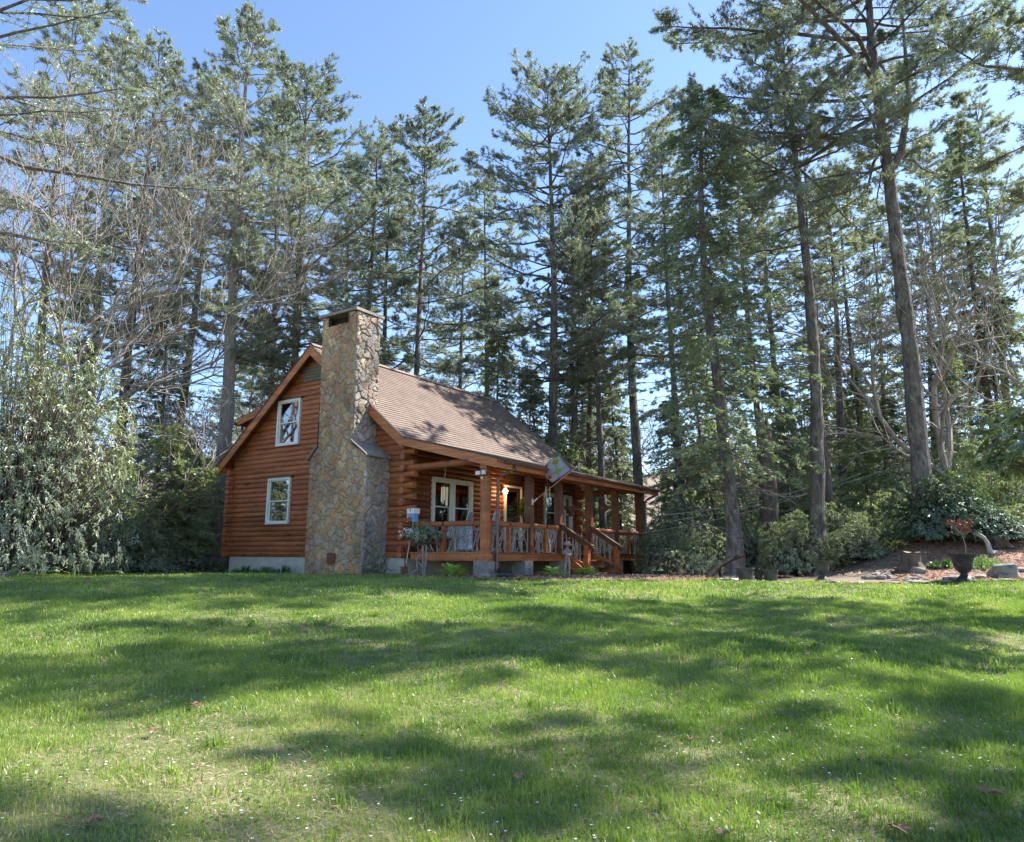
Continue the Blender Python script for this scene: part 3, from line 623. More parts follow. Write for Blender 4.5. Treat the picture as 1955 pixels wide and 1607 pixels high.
def conifer(name, H, r0, c0, Lmax, seed, kind='pine', dens=1.0, dead=14, bark=None, leaf=None, wob=.16, lean=(0,0), topw=.12, gap=.0, bmax=None, fork=None, tdens=1.0, sector=None):
    rg=np.random.default_rng(seed); root=empty(name,(0,0,0)); t,tp=trunk_line(H,rg,wob,lean)
    tb=MB(); rad=r0*(1-t)**.85+.012
    hs=np.concatenate([[-.4,0,.25,.6,1.2],np.linspace(2,H,34)]); tq=np.stack([np.interp(hs,tp[:,2],tp[:,0]),np.interp(hs,tp[:,2],tp[:,1]),hs],1)
    tq[5:,:2]+=np.cumsum(rg.normal(size=(34,2))*.012,0); rq=np.interp(hs,tp[:,2],rad)*(1+.05*rg.normal(size=len(hs)))
    rq[:5]*=[1.75,1.6,1.3,1.12,1.04]; tb.tube(tq,rq,14)
    if fork:
        fz,fx,fy,fh=fork; i=int(fz*13); b=tp[i]; pts=[b,b+[fx*.5,fy*.5,fh*.12],b+[fx*.9,fy*.9,fh*.4],b+[fx,fy,fh]]; tb.tube(pts,[rad[i]*.8,rad[i]*.7,rad[i]*.45,.02],8)
    TP=lambda h: np.array([np.interp(h,tp[:,2],tp[:,0]),np.interp(h,tp[:,2],tp[:,1]),h])
    nb=MB(); tP=[];tD=[]; s0=[];s1=[];q0=[];q1=[]
    h=c0*H; hem=(kind=='hem')
    while h<H-.15:
        rel=(h-c0*H)/(H-c0*H); nbm=rg.integers(3,6) if not hem else rg.integers(4,7)
        a0=rg.uniform(0,2*pi)
        for b in range(nbm):
            if gap and rg.random()<gap: continue
            if hem: Lb=Lmax*(min(1,.72+rel)*(1-rel)**.55*.95+.05)*rg.uniform(.45,1.2)
            else: Lb=Lmax*(min(1,.6+rel*1.2)*(1-rel)**.55+topw*.6)*rg.choice([.35,.6,.8,.95,1.1,1.3],p=[.12,.2,.22,.22,.16,.08])*rg.uniform(.9,1.1)
            az=a0+b*2*pi/nbm+rg.normal()*.45
            if sector is not None:
                dz_=(az-sector+pi)%(2*pi)-pi
                if abs(dz_)<1.0: Lb*=1.5
            if hem: el=rg.normal(.12,.1)-(.15*(1-rel)); cv=-.22
            else: el=(-.10+.62*rel**1.6)+rg.normal()*.17; cv=rg.normal(.10,.09)
            hd=np.array([cos(az),sin(az),0]); base=TP(h)
            ts=np.linspace(0,1,7); bend=rg.normal()*.12; sd_=np.array([-hd[1],hd[0],0])
            pts=base+hd*(Lb*ts*cos(el))[:,None]+sd_*(bend*Lb*ts**2)[:,None]+np.array([0,0,1.])*(Lb*(ts*sin(el)+cv*ts**2))[:,None]
            pts[1:]+=np.cumsum(rg.normal(size=(6,3))*np.array([1,1,.8])*.028*Lb**.8,0)
            rb=max(.007,.0105*Lb)*(1.1 if not hem else .8)
            tb.tube(pts,rb*(1-ts*.85)+.004,5,False)
            nt_=max(3,int(Lb/ (.19 if not hem else .16)*dens)); 
            tt=(rg.uniform(.1,1,nt_) if hem else 1-.78*rg.random(nt_)**1.35); bi=np.stack([np.interp(tt,ts,pts[:,i]) for i in range(3)],1)
            sg=np.where(rg.random(nt_)<.5,-1,1); ang=rg.uniform(.45,1.1,nt_)
            dirb=nrm(pts[-1]-pts[3]); td=dirb*np.cos(ang)[:,None]+sd_*(sg*np.sin(ang))[:,None]+np.array([0,0,1.])*(rg.normal(.12 if not hem else -.1,.16,nt_))[:,None]; td=nrm(td)
            tl=(.25+.34*Lb*(1-tt)*.9+.1*Lb*.5)*rg.uniform(.6,1.1,nt_); tl=np.minimum(tl,1.3)
            s0.append(bi); s1.append(bi+td*tl[:,None])
            m_=max(2,int(round((6 if not hem else 5)*tdens)))
            f=np.linspace(.35,1,m_)
            Pt=bi[:,None]+td[:,None]*(tl[:,None]*f[None])[...,None]+(np.array([0,0,-.10 if hem else .05])*(f**2)[None,:,None]*tl[:,None,None])
            tP.append(Pt.reshape(-1,3)); tD.append(np.repeat(td,m_,0))
            tP.append(pts[4:]); tD.append(np.repeat(dirb[None],3,0))
        h+=(rg.uniform(.38,.75) if not hem else rg.uniform(.22,.38))/ (1.0 if rel<.75 else 1.7)
    for i in range(dead):
        h=rg.uniform(.22,1)**.8*c0*H*1.05; az=rg.uniform(0,2*pi); Lb=rg.uniform(.5,2.4); hd=np.array([cos(az),sin(az),0]); ts=np.linspace(0,1,5)
        pts=TP(h)+hd*(Lb*ts)[:,None]+np.array([0,0,1.])*(Lb*(rg.uniform(-.1,.25)*ts-.12*ts**2))[:,None]; pts[1:]+=rg.normal(size=(4,3))*.05*Lb**.5
        tb.tube(pts,.022*(1-ts*.8),4,False)
        for j in range(4):
            k=rg.integers(1,5); dd=nrm(hd+rg.normal(size=3)*.6)*Lb*.3; q0.append(pts[k]); q1.append(pts[k]+dd)
    P=np.concatenate(tP); D=np.concatenate(tD)
    tb.segs(np.concatenate(s0),np.concatenate(s1),.008,.004,3)
    if q0: tb.segs(np.array(q0),np.array(q1),.008,.004,3)
    tb.build("trunk",bark or bark_m,root)
    if hem: needle_tufts(nb,P+rg.normal(size=P.shape)*.03,D,15,.105,.026,.85,rg,.4,-.12)
    else: needle_tufts(nb,P+rg.normal(size=P.shape)*.03,D,13,.145,.022,1.0,rg,1.,.15)
    nb.build("crown",leaf or (hem_l if hem else pine_l),root)
    root["hh"]=H
    return root
def bare_tree(name, H, r0, seed, spread=.55, levels=6, bias=(0,0,0), bark=None, stems=1, twig=.006, kids=(2,4), sag=.0, l0=.24, clear=None):
    rg=np.random.default_rng(seed); root=empty(name,(0,0,0)); A=[];B=[];ra=[];rb=[]; bi=np.array(bias,float)
    def grow(p,d,l,r,lv):
        k=3; q=p
        for i in range(k):
            d=nrm(d+rg.normal(size=3)*.13+bi*.06+np.array([0,0,.04-sag*.05*lv])); e=q+d*l/k; A.append(q);B.append(e);ra.append(r*(1-.25*i/k));rb.append(r*(1-.25*(i+1)/k)); q=e
            if lv>0 and i<k-1 and lv<levels and rg.random()<.75:
                nd=nrm(d+nrm(rg.normal(size=3))*spread*1.3); grow(q,nd,l*rg.uniform(.5,.75),r*.45,lv-1 if lv<3 else lv-2)
        if lv>0:
            for c in range(rg.integers(*kids)):
                nd=nrm(d+nrm(rg.normal(size=3))*spread); grow(q,nd,l*rg.uniform(.68,.9),r*rg.uniform(.5,.68),lv-1)
    for s in range(stems):
        a=rg.uniform(0,2*pi); d=nrm(np.array([cos(a)*.25*(stems>1),sin(a)*.25*(stems>1),1])+bi*.5)
        grow(np.array([cos(a),sin(a),0])*.15*(stems>1)+[0,0,-.2],d,H*l0,r0,levels)
    A=np.array(A);B=np.array(B);ra=np.maximum(twig,np.array(ra));rb=np.maximum(twig*.6,np.array(rb))
    if clear is not None:            # boughs kept clear of the cabin
        Xc,Yc=XY(B[:,0]+clear[0],B[:,1]+clear[1]); kp=~((Xc>-9.9)&(B[:,2]<8.6)); A,B,ra,rb=A[kp],B[kp],ra[kp],rb[kp]
    big=ra>.02
    mb=MB(); mb.segs(A[big],B[big],ra[big],rb[big],7); mb.build("trunk",bark or bark_pale,root,smooth=False)
    mb=MB(); mb.segs(A[~big],B[~big],ra[~big],rb[~big],3); mb.build("branches",bark or bark_pale,root)
    return root
def shrub(name, rx, rz, ntips, seed, leaf=None, llen=.13, lw=.042, droop=.35, lump=.25, per=8, trunk=None, fill=.5):
    rg=np.random.default_rng(seed); root=empty(name,(0,0,0)); 
    u=nrm(rg.normal(size=(ntips,3))); u[:,2]=np.abs(u[:,2])*1.0-.22*(rg.random(ntips)<.4); u=nrm(u)
    f1=rg.normal(size=(5,3))*2.4; ph=rg.uniform(0,6,5); lm=1+lump*np.mean(np.sin(u@f1.T+ph),1)*1.6
    rr=lm*(1-fill*rg.random(ntips)**1.7); P=u*rr[:,None]*np.array([rx,rx,rz]); P[:,2]=np.maximum(P[:,2]+.15,.05+rg.random(ntips)*.25)
    k=per; ax=nrm(u*.8+np.array([0,0,.7])+rg.normal(size=(ntips,3))*.3)
    n=ntips*k; Pn=np.repeat(P,k,0)+rg.normal(size=(n,3))*.012; axn=np.repeat(ax,k,0); 
    v=nrm(np.cross(axn,rg.normal(size=(n,3)))); d=nrm(v+axn*rg.uniform(-.25,.55,(n,1))+np.array([0,0,-droop])); l=llen*rg.uniform(.6,1.15,(n,1)); s=nrm(np.cross(d,axn))*lw*.5*rg.uniform(.8,1.2,(n,1))
    up_=nrm(np.cross(s,d)); m_=Pn+d*l*.5; tip=Pn+d*l+np.array([0,0,-.015])
    mb=MB(); A=m_-s+up_*lw*.12; B=m_+s+up_*lw*.12; mb.tris(Pn,A,tip); mb.tris(Pn,tip,B); 
    mb.build("foliage",leaf or rho_l,root)
    sb=MB(); c=int(ntips*.30); idx=rg.choice(ntips,c,False); T=P[idx]; mid=T*np.array([.55,.55,.45])+rg.normal(size=(c,3))*.06; b0=T*np.array([.12,.12,0])
    sb.segs(b0,mid,.02*rx**.5,.012,4); sb.segs(mid,T,.011,.005,3)
    if trunk: 
        for j in range(3): a=j*2.1; sb.tube([(cos(a)*.1,sin(a)*.1,-.2),(cos(a)*.2,sin(a)*.2,rz*.3),(cos(a)*rx*.4,sin(a)*rx*.4,rz*.6)],[trunk,trunk*.8,trunk*.4],7)
    sb.build("stems",bark_dark,root); return root

def place(root, x, y, rz=0., sc=1., label=None, cat=None, group=None, dz=0.):
    root.location=(x,y,float(gz(x,y))+dz); root.rotation_euler=(0,0,rz); root.scale=(sc,)*3 if not hasattr(sc,'__len__') else sc
    return tag(root,label,cat,group)
def spot(px,py,D,top=None):
    p=at(px,py,D); x,y=p[0],p[1]; z=float(gz(x,y)); return x,y,z,(z_at(x,y,top)-z if top is not None else None)
G_P="tall pines standing round the cabin"
# the pines and hemlocks one can tell apart: kind, (px,py) of the trunk, depth, top row, trunk diameter, crown start, branch length ...
def tree_here(kind,px,py,D,top,dia,c0,Lm,seed,label,cat,group=G_P,rz=None,**k):
    x,y,z,H=spot(px,py,D,top+(45 if kind=='pine' and top>0 else 0))
    nm='pine_tree' if kind=='pine' else 'hemlock_tree'
    t=conifer(nm,H,dia/2,c0,Lm,seed,kind,**k); 
    return place(t,x,y,0,1,label,cat,group)
tree_here('pine',425,870,27,8,.62,.42,4.2,11,"tallest pale-trunked pine left of the cabin, crown against the sky","pine tree",dens=1.3,bark=bark_pale,lean=(.0,.0))
tree_here('pine',562,640,30,100,.46,.34,5.0,12,"full-crowned pine rising right behind the cabin gable peak","pine tree",dens=1.45,dead=10)
tree_here('pine',731,640,38,195,.36,.34,3.0,13,"narrow thin-topped pine just right of the chimney","pine tree",dens=.8)
tree_here('pine',797,640,33,180,.40,.38,4.3,14,"pine with upswept top behind the cabin roof ridge, second right of the chimney","pine tree",dens=1.4)
tree_here('pine',1045,850,31.5,122,.52,.34,4.6,15,"broken-topped bushy pine behind the far end of the cabin roof","pine tree",dens=1.45,topw=.4)
tree_here('pine',1222,850,33,62,.50,.38,4.3,16,"tall pine with spiky pointed crown above the porch end","pine tree",dens=1.35,dead=22)
tree_here('hem',1400,1000,20.2,165,.42,.22,3.1,17,"dark dense hemlock standing just behind the planter pots","hemlock tree",dens=.62,group="hemlocks among the pines",dead=26)
tree_here('pine',1545,850,21,30,.44,.58,3.8,19,"thick-trunked pine between the grey urn and the dark hemlock","pine tree",dens=1.3,dead=22,wob=.2)
tree_here('pine',1582,850,24,240,.24,.62,1.8,20,"slender pale-barked pine close to the right of the thick-trunked one","pine tree",dens=.7,dead=12,wob=.1)
tree_here('pine',1605,800,29,290,.38,.5,2.6,21,"reddish straight pine behind the slender one right of the thick trunk","pine tree",dens=.8,dead=18)
tree_here("pine",1752,850,20.5,-330,.54,.48,4.9,22,"largest forked pine at the right with crown running out of the frame","pine tree",dens=1.7,dead=26,wob=.16,fork=(.5,.9,.6,7.0),tdens=1.1,sector=-2.55)
tree_here('pine',1768,700,27,330,.26,.5,1.9,23,"thin dark pine just behind the largest forked pine","pine tree",dens=.7,dead=18)
tree_here('hem',1880,600,28,225,.36,.42,2.1,24,"sparse straight hemlock near the right edge, sky behind it","hemlock tree",dens=.55,group="hemlocks among the pines",dead=24,bark=bark_dark)
# snapped trunk with a splintered top
x,y,z,H=spot(1472,1000,23,770)
sn=empty("snapped_tree",(0,0,0)); tb=MB(); rgx=np.random.default_rng(3)
tb.tube([(0,0,-.3),(0,0,.6),(.03,0,H*.5),(-.04,.03,H*.86)],[.30,.26,.23,.22],12,False)
for i in range(9):
    a=i*.7; tb.tube([(.17*cos(a)-.04,.17*sin(a),H*.8),(.15*cos(a)-.04,.15*sin(a),H*.86+.1*(i%3)),(.10*cos(a)-.04,.10*sin(a),H*(.9+.10*((i*5)%4)/3))],[.05,.04,.004],5)
tb.build("trunk",bark_dark,sn); place(sn,x,y,0,1,"snapped dead trunk with splintered pale top behind the planter pots","dead tree")
# further pines: shared shapes, copied
pv=[conifer('pine_tree',22,.19,.48,2.9,41,dens=1.05,dead=18),conifer('pine_tree',22,.17,.36,2.7,42,dens=1.1,dead=12,bark=bark_dark),conifer('pine_tree',22,.21,.42,3.4,43,dens=1.1,dead=16)]
hv=[conifer('hemlock_tree',12,.13,.10,2.5,51,'hem',dens=.9,dead=4,bark=bark_dark),conifer('hemlock_tree',12,.11,.05,2.1,52,'hem',dens=.8,dead=3,bark=bark_dark,leaf=hem_p)]
used=set()
def again(protos,k,x,y,sc,rz,label,cat,group):
    p=protos[k%len(protos)]; z=float(gz(x,y))
    if id(p) not in used:
        used.add(id(p)); place(p,x,y,rz,sc,label,cat,group); return p
    return tag(copy_thing(p,(x,y,z),rz,sc,label,group),cat=cat)
LB="slender background pine deep in the woods behind the lawn"
rp=np.random.default_rng(99)
mid=[ # px, D, top row, label
 (60,30,20,"pine behind the bare tree at the far left edge"),(150,34,60,"left pine of the pair behind the bare tree's branches"),(230,29,95,"right pine of the pair behind the bare tree's branches"),
 (330,35,150,"pine between the bare tree and the tallest pale-trunked pine"),(500,40,180,"thin pine seen above the cabin's back eave"),(690,37,270,"fine-topped pine in the gap left of the slender pine by the chimney"),(930,39,330,"far pine just left of the broken-topped one"),(650,44,300,"low far pine directly behind the chimney top"),
 (880,46,420,"far pine behind the roof ridge in the sky gap"),(1105,34,380,"left reddish trunk of the trio past the cabin roof"),(1125,35,400,"middle reddish trunk of the trio past the cabin roof"),(1150,33,350,"right trunk of the trio past the cabin roof"),
 (1300,31,260,"pine half hidden behind the dark hemlock on its left"),(1450,30,230,"pine whose crown fills the gap right of the dark hemlock"),(1500,33,280,"pine behind the thick-trunked pine's left side"),
 (1660,31,330,"pine in the open gap left of the largest forked pine"),(1700,38,380,"far thin pine just left of the forked pine's trunk"),(1830,34,300,"far pine between the forked pine and the sparse hemlock"),(1930,30,200,"pine at the right frame edge behind the large-leaved branch")]
for i,(px,D,top,lb) in enumerate(mid):
    x,y,z,H=spot(px,900,D,top); again(pv,i,x,y,(H/22*1.05,H/22*1.05,H/22),rp.uniform(0,6),lb,"pine tree",G_P)
hl=[(235,22.5,850,"palest green young hemlock left of the cabin, nearest the lawn"),(300,24,800,"pale green hemlock right of the huge rhododendron"),(375,25,860,"pale green hemlock with drooping boughs beside the pale-trunked pine"),(1660,27,820,"pale green young hemlock left of the forked pine's trunk")]
lv=[conifer('hemlock_tree',5,.06,.03,2.0,55,'hem',dens=1.0,dead=2,bark=bark_dark,leaf=hem_p)]
for i,(px,D,top,lb) in enumerate(hl):
    x,y,z,H=spot(px,900,D,top); again(lv,i,x,y,(max(H/5,.8),)*2+(H/5,),i*1.7,lb,'hemlock tree','hemlocks among the pines')
hm=[(250,27,900,"light green young hemlock left of the cabin"),(345,26,830,"bushy light green hemlock touching the pale-trunked pine"),(415,30,880,"small hemlock just off the cabin's left corner"),(130,27,640,"hemlock behind the big left rhododendron"),(300,33,560,"tall green hemlock behind the bare tree's lower branches"),
 (950,34,620,"greyish hemlock behind the roof ridge's far end"),(1010,31,700,"hemlock beside the roof's far rake"),(1180,36,700,"dark hemlock above the porch end"),(1280,31,760,"hemlock left of the dark dense one, low boughs to the lawn"),(1340,38,620,"hemlock filling behind the dark dense one"),
 (1490,28,720,"hemlock low behind the snapped trunk"),(1640,30,700,"light green hemlock between the trunks left of the forked pine"),(1700,28,760,"young hemlock beside the forked pine's trunk"),(1820,26,640,"hemlock right of the forked pine above the rhododendrons"),(1930,28,560,"hemlock at the right edge of the frame"),(1565,36,640,"small far hemlock behind the thick-trunked pine"),(1100,38,640,"far hemlock above the porch roof")]
for i,(px,D,top,lb) in enumerate(hm):
    x,y,z,H=spot(px,900,D,top); again(hv,i,x,y,(max(H/12,.65),)*2+(H/12,),rp.uniform(0,6),lb,"hemlock tree","hemlocks among the pines")
# deep woods
for i in range(26):
    D=rp.uniform(44,82); X=rp.uniform(-.78,.78)*D; x,y=W(X,D); Hh=rp.uniform(12,21)*(1 if D<60 else .9)
    px_=977+X/D*1376
    if 600<px_<1000: Hh*=.72
    sc=(rp.uniform(.8,1.1),)*2+(Hh/22,)
    again(pv,i,x,y,sc,rp.uniform(0,6),LB,"pine tree","background pines deep in the woods")
for i in range(26):
    D=rp.uniform(38,70); X=rp.uniform(-.78,.78)*D; x,y=W(X,D); s=rp.uniform(.45,.9)
    if XY(4,5)[0]-8<X<XY(4,5)[0]+8 and D<36: continue
    again(hv,i,x,y,s,rp.uniform(0,6),"young hemlock in the woods far behind the lawn","hemlock tree","young hemlocks deep in the woods")
for i in range(44):
    D=rp.uniform(30,56); X=rp.uniform(-.72,.76)*D; x,y=W(X,D)
    if -3<x<13.5 and -2<y<13: continue
    again(lv,i,x,y,(rp.uniform(1.0,1.5),)*2+(rp.uniform(.8,1.7),),rp.uniform(0,6),"pale green hemlock sapling in the woods far behind the lawn","hemlock tree","pale hemlock saplings deep in the woods")
# bare trees
x,y,z,H=spot(-20,1000,22,130)
def dirw(a,b,c): v=np.array([a*RH[0]+b*FH[0],a*RH[1]+b*FH[1],c]); return v
place(bare_tree("bare_tree",H*1.08,.12,61,.64,6,tuple(dirw(.20,.08,.20)),bark_pale,4,.0052,(2,4),sag=.1,clear=(x,y)),x,y,0,1,"large many-stemmed leafless tree with pale twigs at the far left","bare tree","leafless trees")
x,y,z,H=spot(150,1000,24,150); place(bare_tree("bare_tree",H*1.1,.10,62,.55,6,tuple(dirw(.25,0,.3)),bark_pale,2,.005,(2,4),clear=(x,y)),x,y,0,1,"second leafless tree behind the many-stemmed one at the far left","bare tree","leafless trees")
bv=[bare_tree("bare_tree",9,.10,63,.6,5,(0,0,.1),bark_pale,1,.008,(2,4)),bare_tree("bare_tree",9,.09,64,.5,5,(0,0,.3),bark_pale,1,.008,(2,4))]
for i,(px,D,top,lb) in enumerate([(300,25,600,"leafless tree with drooping twigs left of the pale-trunked pine"),(392,32,700,"small leafless tree near the cabin's back eave"),(875,30,575,"brown leafless tree behind the cabin's roof ridge"),(835,36,640,"smaller leafless tree behind the roof beside the brown one"),(1880,24,200,"leafless tree at the right edge with crooked limbs"),(1950,21,330,"leafless tree at the right frame edge, nearest the large-leaved branch"),(1690,36,480,"far leafless tree left of the forked pine"),(1740,34,760,"leafless saplings behind the forked pine's trunk"),(500,34,600,"thin leafless tree above the dormer"),(1480,30,820,"leafless sapling behind the snapped trunk"),(190,20,760,"twiggy leafless tree above the left rhododendron")]):
    x,y,z,H=spot(px,900,D,top); again(bv,i,x,y,(H/9.5,)*3,rp.uniform(0,6),lb,"bare tree","leafless trees")
for i in range(64):
    D=rp.uniform(29,62); X=rp.uniform(-.78,.78)*D; x,y=W(X,D)
    if -2<x<13 and -2<y<12: continue
    again(bv,i,x,y,rp.uniform(.8,1.55),rp.uniform(0,6),"thin leafless tree in the woods far behind the lawn","bare tree","leafless trees deep in the woods")
# trees outside the frame whose boughs hang into it and whose shadows cross the lawn
def pine_at(X,Y,H,dia,c0,Lm,seed,label,**k):
    x,y=W(X,Y); t=conifer('pine_tree',H,dia/2,c0,Lm,seed,'pine',**k); return place(t,x,y,0,1,label,"pine tree",G_P)
pine_at(14.2,13.2,19,.55,.40,3.5,31,"pine beyond the right frame edge whose dark boughs hang into the top right corner",dens=1.8,sector=math.atan2(-RH[1],-RH[0]))
pine_at(-16.2,18.5,21,.5,.42,4.4,32,"pine beyond the left frame edge whose long boughs reach into the top left corner",dens=.5,sector=math.atan2(RH[1]+FH[1]*.1,RH[0]+FH[0]*.1))
pine_at(15.2,8.5,20,.5,.48,3.0,33,"pine beyond the right frame edge nearest the camera, seen only by its shade",dens=1.8)
# woods off to the left of the frame, which the gable windows reflect
for i,(x,y,s_) in enumerate(((-9,-9,.36),(-13,-8,.42),(-12,-13,.42),(-17,-15,.5),(-8,-5,.3),(-20,-11,.5))):
    again(hv,i,x,y,s_,i*1.1,"hemlock in the woods beyond the left edge, mirrored in the gable windows","hemlock tree","hemlocks beyond the left edge")
for i,(x,y,s_) in enumerate(((-10,-12,.95),(-6,-8,.6))): again(bv,i,x,y,s_,i*2.,"leafless tree beyond the left edge, mirrored in the gable windows","bare tree","leafless trees beyond the left edge")

# ------------------------------------------------------------------ terrain
def grid_sheet(name, xs, ys, mat, off=0., mask=None, kind='structure'):
    X,Y=np.meshgrid(xs,ys); wx,wy=W(X,Y); Z=gzc(X,Y)+off
    V=np.stack([wx,wy,Z],-1).reshape(-1,3); ny,nx=X.shape
    j=np.arange(nx-1)[None]+(np.arange(ny-1)*nx)[:,None]; F=np.stack([j,j+1,j+nx+1,j+nx],-1).reshape(-1,4)
    if mask is not None:
        cx=(X[:-1,:-1]+X[1:,1:])/2; cy=(Y[:-1,:-1]+Y[1:,1:])/2; F=F[mask(cx,cy).ravel()]
    mb=MB(); mb.add(V,F); o=mb.build(name,mat,None,True); o["kind"]=kind; return o
def inpoly(X,Y,poly):
    X=np.asarray(X);Y=np.asarray(Y); r=np.zeros(X.shape,bool); n=len(poly)
    for i in range(n):
        (x1,y1),(x2,y2)=poly[i],poly[(i+1)%n]
        c=((y1>Y)!=(y2>Y))&(X<(x2-x1)*(Y-y1)/(y2-y1+1e-12)+x1); r^=c
    return r
LAWN=[(-30,-12),(30,-12),(30,15.9),(9,15.95),(4,16.4),(0.6,16.3),(-2.2,17.3),(-3.4,18.2),(-9.4,23.35),(-12,24.3),(-14.4,22.5),(-13.0,18.6),(-12.2,17.2),(-11.6,15.2),(-30,13)]
BED=[(-4.4,19.2),(-3.4,17.9),(-2.2,17.0),(.6,16.05),(4.2,16.2),(7.5,19.5),(6.3,25.5),(2,23),(-1.5,19.6)]
MOUND=[(8.2,15.9),(30,15.6),(30,26),(12.5,24),(9.6,18.2)]
LBED=[(-30,12.7),(-11.5,15.0),(-12.0,17.3),(-12.9,18.9),(-16,19.3),(-30,19)]
ax_=np.concatenate([-np.geomspace(300,31,14),np.arange(-30,30.1,.5),np.geomspace(31,300,14)]); ay_=np.concatenate([-np.geomspace(60,8,6),np.arange(-7,45,.5),np.geomspace(45,400,22)])
def gmat(name,stops,s1,s2,b=.6,bd=.03,rough=.95):
    m,t,bs=newmat(name); v=coords(t); n=noise(t,v,s1,6,.7); n2=noise(t,v,s2,5,.7)
    a=t.nodes.new("ShaderNodeMath"); a.operation='ADD'; t.links.new(n.outputs[0],a.inputs[0]); t.links.new(n2.outputs[0],a.inputs[1]); h=t.nodes.new("ShaderNodeMath"); h.operation='MULTIPLY'; h.inputs[1].default_value=.5; t.links.new(a.outputs[0],h.inputs[0])
    r=ramp(t,h.outputs[0],stops); t.links.new(r.outputs[0],bs.inputs['Base Color']); bs.inputs['Roughness'].default_value=rough; bump(t,bs,n2.outputs[0],b,bd); return m
litter=gmat("leaf_litter",[(.36,(.075,.055,.04)),(.5,(.17,.125,.09)),(.64,(.27,.21,.155))],1.4,26)
soil=gmat("lawn_soil",[(.40,(.075,.10,.025)),(.5,(.16,.165,.06)),(.60,(.21,.19,.10))],3.5,70,.8,.02)
straw=gmat("pine_straw",[(.38,(.11,.055,.036)),(.5,(.25,.135,.09)),(.62,(.38,.26,.19))],5,44,.9,.03)
grid_sheet("ground",ax_,ay_,litter,-.006)
grid_sheet("lawn_soil",np.arange(-30,30.1,.22),np.arange(-12,24.6,.22),soil,0.0,lambda X,Y:inpoly(X,Y,LAWN))
grid_sheet("mulch_bed",np.arange(-5,8,.12),np.arange(15.6,26,.12),straw,.03,lambda X,Y:inpoly(X,Y,BED))
grid_sheet("garden_mound",np.arange(6,30,.2),np.arange(15.5,26,.2),straw,.02,lambda X,Y:inpoly(X,Y,MOUND))
grid_sheet("garden_bed",np.arange(-24,-11,.2),np.arange(12,20,.2),straw,.02,lambda X,Y:inpoly(X,Y,LBED))

# ------------------------------------------------------------------ grass and ground cover
m=bpy.data.materials.new("grass_blade"); m.use_nodes=True; t=m.node_tree; t.nodes.clear()
v=coords(t); n=noise(t,v,.55,3,.6); n2=noise(t,v,38,1,.5); n4=noise(t,v,3.2,3,.6)
a=t.nodes.new("ShaderNodeMath"); a.operation='MULTIPLY_ADD'; a.inputs[1].default_value=.55; a.inputs[2].default_value=-.27; t.links.new(n2.outputs[0],a.inputs[0])
a2=t.nodes.new("ShaderNodeMath"); a2.operation='ADD'; t.links.new(n.outputs[0],a2.inputs[0]); t.links.new(a.outputs[0],a2.inputs[1])
a3=t.nodes.new("ShaderNodeMath"); a3.operation='MULTIPLY_ADD'; a3.inputs[1].default_value=.5; a3.inputs[2].default_value=-.25; t.links.new(n4.outputs[0],a3.inputs[0]); a4=t.nodes.new("ShaderNodeMath"); a4.operation='ADD'; t.links.new(a2.outputs[0],a4.inputs[0]); t.links.new(a3.outputs[0],a4.inputs[1])
r=ramp(t,a4.outputs[0],[(.30,(.092,.158,.024)),(.5,(.172,.255,.044)),(.66,(.265,.33,.075)),(.80,(.40,.38,.16))])
d=t.nodes.new("ShaderNodeBsdfDiffuse"); tr=t.nodes.new("ShaderNodeBsdfTranslucent"); g=t.nodes.new("ShaderNodeBsdfGlossy"); g.inputs['Roughness'].default_value=.42
t.links.new(r.outputs[0],d.inputs[0]); t.links.new(mixc(t,r.outputs[0],(1.3,1.5,.7),1.0,'MULTIPLY'),tr.inputs[0])
x1=t.nodes.new("ShaderNodeMixShader"); x1.inputs[0].default_value=.42; t.links.new(d.outputs[0],x1.inputs[1]); t.links.new(tr.outputs[0],x1.inputs[2])
x2=t.nodes.new("ShaderNodeMixShader"); x2.inputs[0].default_value=.06; t.links.new(x1.outputs[0],x2.inputs[1]); t.links.new(g.outputs[0],x2.inputs[2])
o_=t.nodes.new("ShaderNodeOutputMaterial"); t.links.new(x2.outputs[0],o_.inputs[0]); grass_m=m
rg=np.random.default_rng(5)
def patch(X,Y):       # bare / thin areas
    return (np.sin(X*.9+1.3*np.sin(Y*.7))+np.sin(Y*1.15+.8*np.sin(X*1.1+2))+.8*np.sin(X*2.3+Y*1.9)+.6*np.sin(X*5.1-Y*4.3)+.5*np.sin(X*9.+Y*7.7))/2.9
